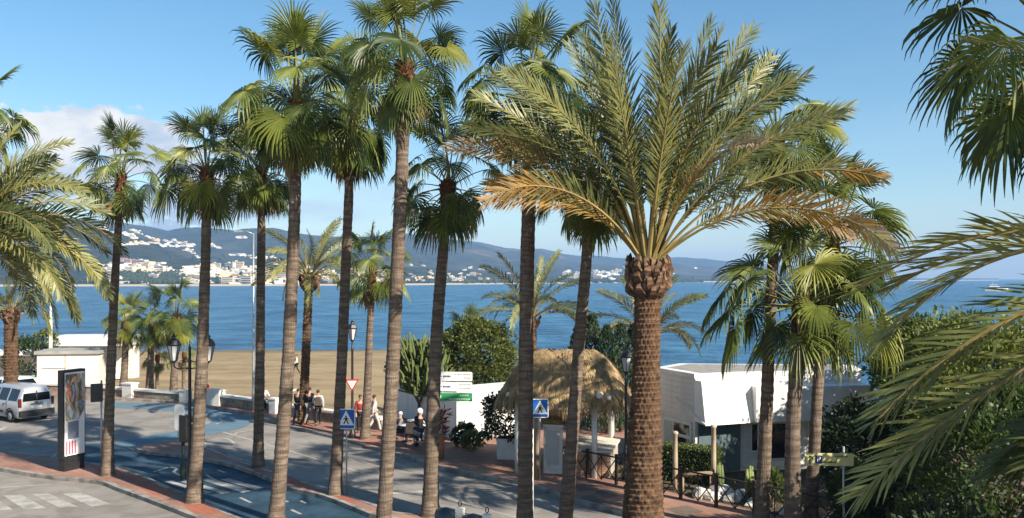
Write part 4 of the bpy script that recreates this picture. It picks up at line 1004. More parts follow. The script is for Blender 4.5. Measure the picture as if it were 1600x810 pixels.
# ------------------------------------------------------------------ buildings
def boards(parent, a, b, z0, z1, h, nrm, mat, name='board', gap=.012, th=.025, skip=None):
    """horizontal cladding boards on the wall a-b, each its own piece"""
    a, b = Vector(a[:2]), Vector(b[:2]); L = (b - a).length; t = (b - a) / L; nv = Vector(nrm).normalized(); rz = math.atan2(t.y, t.x)
    n = max(1, round((z1 - z0) / h)); hh = (z1 - z0) / n; cache = {}
    for k in range(n):
        zc = z0 + (k + .5) * hh
        spans = [(0, L)]
        for (s0, s1, q0, q1) in (skip or []):
            if q0 < zc + hh / 2 - .02 and q1 > zc - hh / 2 + .02: spans = [x for sp in spans for x in ((sp[0], min(sp[1], s0)), (max(sp[0], s1), sp[1])) if x[1] - x[0] > .03]
        for s0, s1 in spans:
            key = round(s1 - s0, 3)
            if key not in cache:
                mb = MB(); w = s1 - s0; d0, d1 = th, th * .45      # wedge-shaped weatherboard
                i0 = 0
                for x in (-w / 2, w / 2): mb.v += [(x, 0, -hh / 2 + gap), (x, -d0, -hh / 2 + gap), (x, -d1, hh / 2), (x, 0, hh / 2)]
                mb.f += [(0, 1, 2, 3), (7, 6, 5, 4), (0, 4, 5, 1), (1, 5, 6, 2), (2, 6, 7, 3), (3, 7, 4, 0)]; mb.m += [0] * 6
                cache[key] = mb.mesh(name, mat)
            c = a + t * ((s0 + s1) / 2) + nv * .002
            o = link(name, cache[key], parent, Vector((c.x, c.y, zc)) - parent.location); o.rotation_euler = (0, 0, rz)
def outn(a, b, inside):
    t = (Vector(b[:2]) - Vector(a[:2])).normalized(); n = Vector((t.y, -t.x))
    return n if (Vector(a[:2]) + n - Vector(inside[:2])).length > (Vector(a[:2]) - n - Vector(inside[:2])).length else -n
def wall_order(a, b, nrm):
    t = (Vector(b[:2]) - Vector(a[:2])); r = Vector((t.y, -t.x)); return (a, b) if r.dot(Vector(nrm)) > 0 else (b, a)
# white boarded building left of the kiosk
A = Vector(W(714, 38.4)); Bq = Vector(W(617, 46.5)); Cq = Vector(W(812, 40.4)); Dq = Bq + (Cq - A)
bl_ = thing('boarded_terrace_wall', 'white boarded terrace wall behind the direction signs, one side in shade', 'wall', (A.x, A.y, .1))
ce = (A + Dq) / 2
for a, b, nm in ((A, Cq, 'sunny_wall'), (A, Bq, 'shaded_wall')):
    n = -outn(a, b, ce) * .14; mb = MB(); q4 = [Vector(a[:2]), Vector(b[:2]), Vector(b[:2]) + n, Vector(a[:2]) + n]
    mb.prism([(p.x - A.x, p.y - A.y) for p in q4], -.1, 2.34); mb.build(nm, white_render, bl_)
    e_ = (Vector(b[:2]) - Vector(a[:2])).normalized() * .05; q4 = [q4[0] - e_ - n * .4, q4[1] + e_ - n * .4, q4[2] + e_ + n * .3, q4[3] - e_ + n * .3]
    z_ = 2.346 if nm == 'sunny_wall' else 2.35; mb = MB(); mb.prism([(p.x - A.x, p.y - A.y) for p in q4], z_, z_ + .06); mb.build('coping', white_paint, bl_)
for a, b in ((A, Cq), (A, Bq)):
    n = outn(a, b, ce); a2, b2 = wall_order(a, b, n); boards(bl_, a2, b2, .12, 2.42, .145, n, white_paint)
mb = MB(); mb.box((.01, -.02, 1.28), (.09, .09, 2.36), rz=R(25)); mb.build('corner_post', white_paint, bl_)
# white restaurant on the right: clad wing, projecting white canopy box, shaded front with dark openings
P1 = Vector(W(1027, 34.2)); P2 = Vector(W(1087, 31.9)); P3 = Vector(W(1160, 32.6)); P4 = Vector(W(1345, 33.2)); P5 = P4 + Vector((.4, 2.0, 0)); P6 = P1 + Vector((1.2, 1.6, 0))
rs = thing('restaurant', 'white boarded restaurant with projecting canopy and dark doorways, right of the thick palm', 'building', (P2.x, P2.y, .1))
loc = lambda v: (v.x - P2.x, v.y - P2.y)
mb = MB(); mb.prism([loc(p) for p in (P1, P2, P3, P4, P5, P6)], -.1, 3.50); mb.build('wall', white_render, rs)
mb = MB(); rc = (P1 + P4) / 2; mb.prism([((p.x - rc.x) * 1.02 + rc.x - P2.x, (p.y - rc.y) * 1.02 + rc.y - P2.y) for p in (P1, P2, P3, P4, P5, P6)], 3.504, 3.66); mb.build('parapet', white_paint, rs)
mb = MB(); mb.prism([((p.x - rc.x) * .90 + rc.x - P2.x, (p.y - rc.y) * .86 + rc.y - P2.y) for p in (P1, P2, P3, P4, P5, P6)], 3.6, 3.665); mb.build('roof_gravel', M('roof_gravel', (.34, .32, .29), .95, .25, 3, bump=.5, bscale=60, c2=(.22, .21, .19)), rs)
inside = rc + Vector((0, 3, 0))
n12 = outn(P1, P2, inside); a, b = wall_order(P1, P2, n12); L12 = (P2 - P1).length
boards(rs, a, b, .15, 3.58, .20, n12, white_paint, skip=[(L12 - 2.1 if a == P1 else .15, L12 - .15 if a == P1 else 2.1, .1, 2.0)])
n34 = outn(P3, P4, inside); a, b = wall_order(P3, P4, n34)
boards(rs, a, b, .25, 3.58, .20, n34, white_paint, skip=[(.28, .62, .8, 1.9), (1.0, 2.0, .5, 1.9), (2.5, 3.4, .5, 1.9)])
def panel(parent, nm, a, b, s0, s1, z0, z1, nrm, mat, off=.02, th=.04):
    a, b = Vector(a[:2]), Vector(b[:2]); t = (b - a).normalized(); nv = Vector(nrm); c = a + t * (s0 + s1) / 2 + nv * (off)
    mb = MB(); mb.box((c.x - parent.location.x, c.y - parent.location.y, (z0 + z1) / 2 - parent.location.z), (s1 - s0, th, z1 - z0), rz=math.atan2(t.y, t.x)); return mb.build(nm, mat, parent)
def window(parent, a, b, s0, s1, z0, z1, nrm, fr=.07):
    w = panel(parent, 'window_frame', a, b, s0, s1, z0, z1, nrm, white_paint, .02, .06)
    panel(parent, 'pane', a, b, s0 + fr, s1 - fr, z0 + fr, z1 - fr, nrm, glass_dark, .04, .04); return w
for s0, s1, z0, z1 in ((.28, .62, .8, 1.9), (1.0, 2.0, .5, 1.9), (2.5, 3.4, .5, 1.9)): window(rs, a, b, s0, s1, z0, z1, n34)
# doors under the canopy; its blue-grey shade is put into their colour
n23 = outn(P2, P3, inside); a, b = wall_order(P2, P3, n23); L23 = (b - a).length
sd = M('shaded_door_blue_grey', (.085, .125, .140), .6, .15, 3)
for k in range(3): d_ = panel(rs, 'shaded_door', a, b, .1 + k * (L23 - .2) / 3, .08 + (k + 1) * (L23 - .2) / 3, .15, 2.0, n23, sd, .03, .06)
# canopy box above, proud of the wall and catching the sun
ca, cb_ = Vector(a[:2]), Vector(b[:2]); t = (cb_ - ca).normalized(); mb = MB()
nv = n23; q = lambda v, z: (v.x - P2.x, v.y - P2.y, z)
o0, o1 = ca - t * .05, cb_ + t * .12
mb = MB(); e0, e1 = o0 + nv * .72, o1 + nv * .72; u0, u1 = o0 + nv * .45, o1 + nv * .45
V = [q(o0, 1.98), q(o1, 1.98), q(e1, 1.9), q(e0, 1.9), q(o0, 3.44), q(o1, 3.44), q(u1, 3.44), q(u0, 3.44)]
for f in ((0, 1, 2, 3), (4, 7, 6, 5), (3, 2, 6, 7), (0, 3, 7, 4), (1, 5, 6, 2)): mb.face([V[i] for i in f])
mb.build('canopy', M('white_canopy_cloth', (.82, .81, .77), .7, .03, 1.5, bump=.05), rs)
mb = MB(); mb.tube([q(o0 + nv * .75, 1.92), q(o0 - nv * .1 + Vector((-.55, .5)), 2.75)], .035, 6); mb.build('canopy_arm', white_paint, rs)
# fascia along the right wing
a, b = wall_order(P3, P4, n34); panel(rs, 'fascia', a, b, .15, (P4 - P3).length, 2.05, 3.30, n34, white_paint, .46, .9)
# doorway of the left wing
a, b = wall_order(P1, P2, n12); f = (lambda s: L12 - s) if a == P1 else (lambda s: s)
s0, s1 = sorted((f(2.05), f(.2))); dr_ = panel(rs, 'door_frame', a, b, s0, s1, .1, 1.98, n12, white_paint, .02, .07)
panel(rs, 'door_glass', a, b, s0 + .75, s1 - .12, .25, 1.35, n12, glass_dark, .05, .04); panel(rs, 'transom_pane', a, b, s0 + .75, s1 - .12, 1.48, 1.85, n12, glass_dark, .05, .04); panel(rs, 'door_panel', a, b, s0 + .12, s0 + .65, .25, 1.85, n12, M('grey_door_panel', (.42, .44, .44), .6, .1, 3), .05, .04)
# wooden posts, rail and rocks in front of it
for px, d, z0, z1, lb in ((1055, 29.6, .1, 2.0, 'round wooden post left of the clipped hedge'), (1115, 29.4, .1, 2.25, 'taller round wooden post right of the clipped hedge')):
    p = Vector(W(px, d)); o = MB(); o.lathe([(.085, -.1), (.085, z1 * .5), (.075, z1 - .12), (.10, z1 - .1), (.10, z1 - .03), (.05, z1)], (0, 0, 0), 10); o = o.build('wooden_post', M('pale_post_wood', (.42, .34, .24), .8, .2, 5, stretch=(1, 1, .3)), None, True, p); tag(o, lb, 'post', 'wooden posts by the hedge')
mb = MB(); pA, pB = Vector(W(1060, 29.5, .62)), Vector(W(1116, 29.2, .80)); mb.tube([pA, pA.lerp(pB, .5) + Vector((0, 0, .02)), pB], [.06, .065, .06], 8); pC = pA.lerp(pB, .12); pD = pA.lerp(pB, .9)
for p_ in (pC, pD): mb.tube([(p_.x, p_.y, 0), p_], .05, 6)
tag(mb.build('wooden_rail', wood_old, None, True), 'low wooden rail in front of the clipped hedge', 'rail')
rk = M('pale_rock', (.58, .55, .50), .9, .2, 3, bump=.4, bscale=10)
rn = random.Random(5)
for i, (px, d, s) in enumerate(((1096, 28.7, .32), (1113, 28.4, .26), (1128, 28.9, .36), (1143, 28.1, .30), (1160, 28.6, .28), (1178, 27.6, .24), (1228, 26.6, .22), (1290, 25.6, .2))):
    mb = MB(); mb.sphere((0, 0, 0), 1, 9, 6)
    mb.v = [tuple(Vector(v) * (1 + .35 * mnoise.noise(Vector(v) * 1.6 + Vector((i * 3, 0, 0))))) for v in mb.v]
    o = mb.build('garden_rock', rk, None, False, W(px, d, .1 + s * .3)); o.scale = (s * rn.uniform(1, 1.5), s, s * .75); o.rotation_euler = (0, 0, rn.uniform(0, 6)); tag(o, ('first', 'second', 'third', 'fourth', 'fifth', 'sixth', 'seventh', 'eighth')[i] + ' pale rounded rock from the left behind the criss-cross fence', 'rock', 'garden rocks behind the fence')
# small cacti between the rocks
for i, (px, d, lb) in enumerate(((1124, 29.1, 'pale columnar cactus among the rocks, left one'), (1172, 28.2, 'pale columnar cactus among the rocks, right one'))):
    mb = MB(); rn = random.Random(i)
    for k in range(4): x = rn.uniform(-.12, .12); mb.tube([(x, rn.uniform(-.1, .1), -.05), (x, 0, .5 + .2 * rn.random()), (x, 0, .9 + .3 * rn.random())], [.07, .08, .04], 7)
    tag(mb.build('cactus', euph_mat, None, True, W(px, d)), lb, 'cactus', 'cacti among the rocks')

# thatched kiosk
KC = Vector(W(884, 33.2)); kz = R(-14)
ks = thing('thatched_kiosk', 'open kiosk with shaggy straw roof, white posts and brick base', 'kiosk', (KC.x, KC.y, .1), kz)
thatch = M('straw_thatch', (.52, .37, .19), .95, .35, 6, stretch=(1, 1, .3), bump=.5, bscale=40, c2=(.27, .185, .095), stain=(1.4, .68))
rn = random.Random(17); RX, RY, ZE, ZT = 2.45, 1.9, 2.75, 4.42
def roof_pt(a, t):     # a round the eave, t 0 at ridge to 1 at eave
    cx, cy = math.cos(a), math.sin(a); k = (abs(cx) ** 3 + abs(cy) ** 3) ** (-1 / 3)
    rx, ry = RX * (.40 + .60 * t), RY * (.04 + .96 * t)
    z = ZT - (ZT - ZE) * (t ** 1.7) + .07 * mnoise.noise(Vector((cx * 3, cy * 3, t * 3)))
    return Vector((cx * k * rx, cy * k * ry, z))
mb = MB(); na_, nt_ = 48, 10
for j in range(nt_ + 1):
    for i in range(na_): mb.v.append(tuple(roof_pt(6.2832 * i / na_, j / nt_) - Vector((0, 0, .10))))
for j in range(nt_):
    for i in range(na_): mb.f.append((j * na_ + i, (j + 1) * na_ + i, (j + 1) * na_ + (i + 1) % na_, j * na_ + (i + 1) % na_)); mb.m.append(0)
mb.f.append(tuple(range(na_))); mb.m.append(0)
rf = mb.build('roof', thatch, ks, True)
mb = MB()                # the straw itself: long strands lying down the slope and hanging ragged at the eave
for k in range(14000):
    a = rn.uniform(0, 6.2832); t = rn.random() ** .7; p = roof_pt(a, t); p2 = roof_pt(a + rn.uniform(-.03, .03), min(1.0, t + .2)) ; 
    d = (p2 - p); 
    if d.length < .02: d = Vector((math.cos(a) * .3, math.sin(a) * .3, -1))
    d.normalize(); l = rn.uniform(.25, .55) if t < .8 else rn.uniform(.35, .85); drop = .7 if t > .8 else .12
    s = d.cross(Vector((0, 0, 1))).normalized() * rn.uniform(.006, .014); p = p + Vector((0, 0, rn.uniform(-.04, .05)))
    m_ = p + d * l * .5; e = m_ + (d + Vector((rn.uniform(-.1, .1), rn.uniform(-.1, .1), -drop * 2))).normalized() * l * .6
    i0 = len(mb.v); mb.v += [tuple(p - s), tuple(p + s), tuple(m_ + s), tuple(m_ - s), tuple(e)]; mb.f += [(i0, i0 + 1, i0 + 2, i0 + 3), (i0 + 3, i0 + 2, i0 + 4)]; mb.m += [0, 0]
tag(mb.build('straw', thatch, rf), kind='stuff')
mb = MB(); mb.tube([roof_pt(4.2, .05) + Vector((0, 0, .06)), roof_pt(4.85, .5) + Vector((0, 0, .06)), roof_pt(5.1, .95) + Vector((0, 0, .06))], .03, 5); mb.build('roof_batten', wood_old, rf)
for x, y in ((.45, -1.45), (1.30, -1.45), (-1.5, -1.45), (1.55, 1.3), (-1.5, 1.3), (.1, 1.3)):
    mb = MB(); mb.lathe([(.105, 0), (.105, 2.85)], (x, y, 0), 10); mb.build('post', white_paint, ks, True)
for x0, y0, x1, y1, z in ((-1.9, -1.45, 1.9, -1.45, 2.86), (-1.9, 1.3, 1.9, 1.3, 2.86)):
    mb = MB(); mb.tube([(x0, y0, z), (x1, y1, z)], .10, 10); mb.build('beam', white_paint, ks, True)
for x in (.72, 1.52, -1.3): mb = MB(); mb.tube([(x, -1.85, 2.98), (x, 1.7, 2.98)], .10, 10); mb.build('cross_beam', white_paint, ks, True)
mb = MB(); mb.tube([(.0, -1.62, 1.55), (.85, -1.6, .98)], .035, 6); mb.build('brace', white_paint, ks, True)
# brick base of the kiosk, brick by brick on the two faces in view
mb = MB(); mb.box((1.05, 0, .45), (1.55, 2.7, .9)); bb_ = mb.build('base_wall', M('brick_mortar', (.40, .35, .29), .9, .15, 8), ks)
mb = MB(); mb.box((1.05, 0, .945), (1.72, 2.86, .07)); mb.build('coping', M('coping_stone', (.62, .58, .50), .8, .1, 4), ks)
bm_ = MB(); bm_.box((0, 0, 0), (.235, .035, .066)); bme = bm_.mesh('brick', brick_warm)
for rw in range(11):
    for k in range(7):
        x = .275 + .12 + k * .245 + (.12 if rw % 2 else 0)
        if x > 1.80: continue
        o = link('brick', bme, bb_, (x, -1.355 - rn.uniform(0, .006), .05 + rw * .079))
    for k in range(11):
        y = -1.23 + k * .245 + (.12 if rw % 2 else 0)
        if y > 1.3: continue
        o = link('brick', bme, bb_, (.27, y, .05 + rw * .079)); o.rotation_euler = (0, 0, R(90))
# white menu cabinet with a small straw cap
mc = thing('menu_cabinet', 'white cabinet with a small straw cap left of the kiosk', 'cabinet', W(866, 32.4), R(-12))
mb = MB(); mb.box((0, 0, .08), (.72, .5, .16)); mb.box((0, 0, .92), (.58, .4, 1.52)); mb.box((0, 0, 1.74), (.72, .5, .10)); mb.build('body', white_paint, mc)
for sx in (-1, 1): mb = MB(); mb.lathe([(.06, .16), (.045, .3), (.045, 1.5), (.06, 1.68)], (sx * .31, -.22, 0), 8); mb.build('column', white_paint, mc, True)
mb = MB(); mb.box((0, -.21, .95), (.42, .03, 1.25)); mb.build('panel', M('pale_grey_panel', (.45, .47, .48), .6, .08, 3), mc)
mb = MB()
for k in range(700):
    a = rn.uniform(0, math.pi); y = rn.uniform(-.32, .32); r_ = .36; p = Vector((math.cos(a) * r_, y, 1.82 + math.sin(a) * .30)); d = Vector((math.cos(a), 0, -.5)).normalized(); s = Vector((0, 1, 0)) * .012
    mb.face([p - s, p + s, p + d * .16 + s * .3 - Vector((0, 0, .05)), p + d * .16 - s * .3 - Vector((0, 0, .05))])
mb.tube([(math.cos(k * .314) * .33, 0, 1.80 + math.sin(k * .314) * .27) for k in range(11)], .07, 6, flat=4)
mb.build('straw_cap', thatch, mc)
pl_ = thing('planter_box', 'square white planter box with a dark shrub, beside the pavement', 'planter', W(793, 35.0), R(-8))
mb = MB(); mb.box((0, 0, .39), (.72, .72, .78), taper=1.06); mb.build('box', M('white_planter', (.60, .60, .58), .7, .1, 3), pl_); mb = MB(); mb.box((0, 0, .80), (.80, .80, .05)); mb.build('rim', white_paint, pl_); mb = MB(); mb.box((0, 0, .83), (.68, .68, .02)); mb.build('soil', M('soil', (.06, .045, .03), .95, .3, 10), pl_)
mb = MB(); mb.tube([(0, 0, -.1), (.02, 0, 1.2), (0, 0, 2.4)], [.10, .085, .07], 9); tag(mb.build('wooden_post', wood_old, None, True, W(838, 31.3)), 'rough brown wooden post beside the second crossing sign', 'post')
mb = MB()
# ------------------------------------------------------------------ street furniture
def bar(mb, a, b, r, n=6): mb.tube([a, b], r, n)
fa, fb = Vector((1.75, 32.4, .115)), Vector((10.0, 23.6, .115))
fe = thing('crisscross_fence', 'dark iron fence with crossed bars along the pavement edge', 'fence', fa)
L = (fb - fa).length; n = 9; stp = (fb - fa) / n
iron = M('brown_iron', (.030, .021, .017), .5, .3, 8, spec=.4)
for k in range(n + 1):
    o = stp * k; mb = MB(); mb.box((o.x, o.y, .50), (.085, .085, 1.0), rz=math.atan2(stp.y, stp.x)); mb.box((o.x, o.y, 1.02), (.11, .11, .04), rz=math.atan2(stp.y, stp.x)); mb.build('post', iron, fe)
for k in range(n):
    a, b = stp * k, stp * (k + 1); m_ = (a + b) / 2; up = Vector((0, 0, 1))
    mb = MB(); bar(mb, a + up * .93, b + up * .93, .028); mb.build('rail', iron, fe)
    mb = MB(); bar(mb, m_ + up * .04, m_ + up * .93, .016); mb.build('upright', iron, fe)
    for p, q in ((a, m_), (m_, b)):
        mb = MB(); bar(mb, p + up * .08, q + up * .90, .02); mb.build('brace', iron, fe); mb = MB(); bar(mb, p + up * .90 + stp.normalized().cross(up) * .03, q + up * .08 + stp.normalized().cross(up) * .03, .02); mb.build('brace', iron, fe)

def lantern(parent, c, s=1.0, nm='lantern'):
    c = Vector(c); mb = MB()
    mb.lathe([(.05, 0), (.10, .05), (.10, .08)], c, 6); mb.lathe([(.215, .56), (.235, .60), (.16, .74), (.07, .80), (.06, .84), (.085, .87), (.03, .92), (.02, .98)], c, 6)
    for k in range(6):
        w = 6.2832 * (k + .5) / 6; bar(mb, c + Vector((math.cos(w) * .10, math.sin(w) * .10, .07)), c + Vector((math.cos(w) * .205, math.sin(w) * .205, .57)), .012, 4)
    o = mb.build(nm, dark_metal, parent)
    mb = MB(); mb.lathe([(.09, .07), (.19, .565)], c, 6); mb.build('lantern_glass', frost, o)
    o.scale = (s, s, s); return o
def lamp_post(label, base, H, arms, rz=0.0, mat=dark_metal, heavy=True):
    t = thing('street_lamp', label, 'street lamp', base, rz, 'old-style lantern lamps')
    mb = MB(); mb.lathe([(.15, 0), (.15, .25), (.10, .32), (.095, .9), (.12, .95), (.07, 1.02), (.055, 1.6), (.05, H - .4), (.065, H - .35), (.045, H - .3), (.04, H)], (0, 0, 0), 10); mb.build('post', mat, t, True)
    if not arms: lantern(t, (0, 0, H))
    else:
        mb = MB(); mb.lathe([(.03, 0), (.05, .06), (.02, .16), (.008, .34)], (0, 0, H), 8); mb.build('finial', mat, t, True)
        for sx, ax in arms:
            mb = MB(); z = H - .45
            mb.tube([(0, 0, z - .15), (sx * ax * .35, 0, z - .12), (sx * ax * .7, 0, z - .16), (sx * ax * .95, 0, z - .10), (sx * ax, 0, z + .04)], .022, 6)
            mb.tube([(0, 0, z + .12)] + [(sx * (ax * .42 + math.cos(q * .6) * .13 * (1 - q / 14)), 0, z + .02 + math.sin(q * .6) * .13 * (1 - q / 14)) for q in range(10)], .014, 5)
            mb.build('arm', mat, t, True); lantern(t, (sx * ax, 0, z + .04))
    return t
lamp_post('black lamp post with two lanterns half hidden behind a palm trunk', W(296.5, 28.9), 4.75, [(-1, .52), (1, .60)])
lamp_post('black single-lantern lamp carrying the small give-way triangle', W(550.5, 39.3), 4.30, [])
lamp_post('single-lantern lamp between the kiosk and the thick date palm', W(978, 31.2), 3.75, [])
# give-way triangle on the lamp post
def sign_post(name, label, base, H, r=.028, rz=0.0, group=None, cat='sign'):
    t = thing(name, label, cat, base, rz, group); mb = MB(); mb.lathe([(r, -.05), (r, H)], (0, 0, 0), 8); mb.build('pole', galv, t, True); return t
sign_white = M('sign_white', (.80, .80, .78), .5, .04, 3); sign_blue = M('sign_blue', (.012, .11, .42), .45, .06, 3); sign_red = M('sign_red', (.45, .03, .025), .45, .1, 3); sign_black = M('sign_black', (.012, .012, .012), .5, .1, 3); sign_green = M('sign_green', (.035, .30, .10), .5, .1, 3); sign_yellow = M('sign_yellow', (.60, .56, .24), .5, .06, 3)
yt = thing('give_way_sign', 'red-bordered white triangle pointing down on the lamp post', 'sign', (W(550.5, 39.3)[0], 39.3 - .10, pt(0, 612, 39.2).z), R(6))
def tri(w, y, mat, nm, par, sc=1.0, th=.012):
    h = w * .87; c = Vector((0, 0, h * .62)); P = [Vector((0, 0, 0)), Vector((w / 2, 0, h)), Vector((-w / 2, 0, h))]; P = [c + (p - c) * sc for p in P]
    mb = MB(); f = [(p.x, y - th, p.z) for p in P]; g = [(p.x, y, p.z) for p in P]; mb.face(f); mb.face(list(reversed(g)))
    for k in range(3): mb.face([f[k], g[k], g[(k + 1) % 3], f[(k + 1) % 3]])
    return mb.build(nm, mat, par)
tri(.62, 0, sign_red, 'border', yt); tri(.62, -.014, sign_white, 'face', yt, .66, .004)
mb = MB(); mb.box((0, .03, .28), (.10, .06, .06)); mb.build('bracket', galv, yt)
def rrect(w, h, r, y, n=4):
    P = []
    for cx, cz, a0 in ((w / 2 - r, h / 2 - r, 0), (-w / 2 + r, h / 2 - r, 90), (-w / 2 + r, -h / 2 + r, 180), (w / 2 - r, -h / 2 + r, 270)):
        for k in range(n + 1): a = R(a0 + 90 * k / n); P.append((cx + r * math.cos(a), y, cz + r * math.sin(a)))
    return P
def plate(par, nm, c, w, h, r, mat, y=0.0, th=.02):
    mb = MB(); F_ = [(p[0] + c[0], p[1] + c[1] - th, p[2] + c[2]) for p in rrect(w, h, r, y)]; G_ = [(p[0], p[1] + th, p[2]) for p in F_]
    mb.face(list(reversed(F_))); mb.face(G_); n = len(F_)
    for k in range(n): mb.face([F_[k], F_[(k + 1) % n], G_[(k + 1) % n], G_[k]])
    return mb.build(nm, mat, par)
def shape(par, nm, polys, y, mat):
    mb = MB()
    for P in polys:
        a = sum(P[k][0] * P[(k + 1) % len(P)][1] - P[(k + 1) % len(P)][0] * P[k][1] for k in range(len(P)))
        if a < 0: P = P[::-1]
        mb.face([(x, y, z) for x, z in P])
    return mb.build(nm, mat, par)
def crossing_sign(label, base, ztop, rz):
    t = sign_post('pedestrian_crossing_sign', label, base, ztop, .026, rz, 'blue pedestrian crossing signs')
    c = (0, -.04, ztop - .30); pb = plate(t, 'sign_plate', c, .60, .66, .05, sign_white); fy = -.061
    zc = ztop - .30
    face = plate(t, 'blue_field', (0, -.0605, zc), .54, .60, .03, sign_blue, 0, .003); y = -.066
    shape(t, 'white_triangle', [[(-.245, zc - .175), (.245, zc - .175), (0, zc + .28)]], y, sign_white)
    shape(t, 'white_band', [[(-.26, zc - .20), (.26, zc - .20), (.26, zc - .165), (-.26, zc - .165)]], y - .001, sign_white)
    hd = [(.0 + .028 * math.cos(k * .785), zc + .085 + .028 * math.sin(k * .785)) for k in range(8)]
    shape(t, 'walking_figure', [hd, [(-.04, zc + .05), (.035, zc + .055), (.045, zc - .04), (-.03, zc - .04)], [(-.03, zc - .03), (.01, zc - .03), (-.05, zc - .16), (-.095, zc - .16)], [(.0, zc - .03), (.045, zc - .04), (.095, zc - .155), (.055, zc - .16)], [(-.04, zc + .05), (-.02, zc + .03), (-.085, zc - .03), (-.10, zc - .015)], [(.03, zc + .05), (.04, zc + .02), (.09, zc - .03), (.10, zc - .01)]], y - .002, sign_black)
    return t
crossing_sign('blue pedestrian crossing sign on a white pole in the median', W(541.5, 29.0), pt(0, 645, 29).z, R(-4))
crossing_sign('blue pedestrian crossing sign on a pole in front of the white cabinet', W(843.5, 31.0), pt(0, 629, 31).z, R(2))
# direction boards
ds = sign_post('direction_sign', 'post with two white and one green direction boards beside the leaning palm', W(692, 35.0), pt(0, 574, 35).z - .1, .035, R(-6))
for k, (zy, mt) in enumerate(((588, sign_white), (604, sign_white), (620, sign_green))):
    zc = pt(0, zy, 35).z - .1; pn = plate(ds, 'sign_board', (.50, -.04, zc), 1.36, .36, .05, mt)
    if k == 2:
        pn['label'] = 'green direction board'
        shape(ds, 'board_border', [[(-.16, zc - .17), (1.16, zc - .17), (1.16, zc - .155), (-.16, zc - .155)], [(-.16, zc + .155), (1.16, zc + .155), (1.16, zc + .17), (-.16, zc + .17)]], -.064, sign_white)
        shape(ds, 'lettering', [[(x, zc + dz - .03), (x + .075, zc + dz - .03), (x + .075, zc + dz + .03), (x, zc + dz + .03)] for dz, x0, n_ in ((.07, .68, 4), (-.08, .25, 9)) for x in [x0 + .095 * q for q in range(n_)]], -.064, M('sign_pale_green', (.45, .66, .48), .5, .05, 3))
        shape(ds, 'arrow', [[(-.15, zc), (-.06, zc + .07), (-.06, zc - .07)]], -.065, sign_white)
    else:
        shape(ds, 'arrow', [[(-.15, zc), (-.09, zc + .08), (-.075, zc + .07), (-.12, zc)], [(-.15, zc), (-.12, zc), (-.075, zc - .07), (-.09, zc - .08)], [(-.14, zc - .012), (-.02, zc - .012), (-.02, zc + .012), (-.14, zc + .012)]], -.064, sign_black)
        shape(ds, 'symbol', [[(.02, zc - .035), (.09, zc - .035), (.09, zc + .035), (.02, zc + .035)]] + [[(.11 + q * .055, zc - .035), (.15 + q * .055, zc - .035), (.15 + q * .055, zc + .035), (.11 + q * .055, zc + .035)] for q in range(4)], -.065, M('sign_navy', (.03, .04, .12), .5, .05, 3))
        rn = random.Random(k)
        words = ((.08, (2, 4, 6)), (-.06, (5,))) if k == 0 else ((.08, (9,)), (-.06, (2, 6)))
        for dz, ws in words:
            tot = sum(ws) * .05 + (len(ws) - 1) * .035; x = 1.12 - tot; P = []
            for w_ in ws:
                for q in range(w_):
                    h_ = rn.choice((.028, .028, .038)); P.append([(x, zc + dz - .028), (x + .012, zc + dz - .028), (x + .012, zc + dz + h_), (x, zc + dz + h_)]); P.append([(x + .012, zc + dz - .006), (x + .034, zc + dz - .006), (x + .034, zc + dz + .006), (x + .012, zc + dz + .006)]) ; x += .05
                x += .035
            shape(ds, 'lettering', P, -.064, M('sign_grey_text', (.05, .045, .04), .5, .05, 3))
# parking sign
ps = sign_post('parking_sign', 'yellow direction board with an arrow and a blue parking symbol', W(1318, 24.0), 2.55, .03, R(-3), None)
zc = pt(0, 718, 24).z - .1; bx_ = -.40
plate(ps, 'sign_board', (bx_, -.04, zc), 1.30, .34, .04, sign_yellow)
shape(ps, 'arrow', [[(bx_ - .525, zc - .12), (bx_ - .50, zc - .12), (bx_ - .50, zc + .08), (bx_ - .525, zc + .08)], [(bx_ - .51, zc + .12), (bx_ - .43, zc + .03), (bx_ - .43, zc), (bx_ - .51, zc + .08)], [(bx_ - .51, zc + .12), (bx_ - .51, zc + .08), (bx_ - .59, zc), (bx_ - .59, zc + .03)]], -.064, sign_black)
shape(ps, 'symbol', [[(bx_ - .37, zc - .11), (bx_ - .19, zc - .11), (bx_ - .19, zc + .11), (bx_ - .37, zc + .11)]], -.064, M('sign_navy2', (.02, .03, .16), .5, .05, 3))
cu = bpy.data.curves.new('parking_letter', 'FONT'); cu.body = 'P'; cu.size = .22; cu.align_x = 'CENTER'; cu.align_y = 'CENTER'
to = bpy.data.objects.new('tmp', cu); col.objects.link(to); dg = bpy.context.evaluated_depsgraph_get(); me = bpy.data.meshes.new_from_object(to.evaluated_get(dg)); bpy.data.objects.remove(to)
me.materials.clear(); me.materials.append(sign_white); o = link('letter', me, ps, (bx_ - .28, -.067, zc)); o.rotation_euler = (R(90), 0, 0)
shape(ps, 'lettering', [[(bx_ - .15 + q * .05, zc + dz - .025), (bx_ - .115 + q * .05, zc + dz - .025), (bx_ - .115 + q * .05, zc + dz + .025), (bx_ - .15 + q * .05, zc + dz + .025)] for dz, n0, n_ in ((-.07, 0, 7), (.09, 6, 7)) for q in range(n0, n0 + n_)], -.064, M('sign_brown_text', (.10, .085, .02), .5, .05, 3))

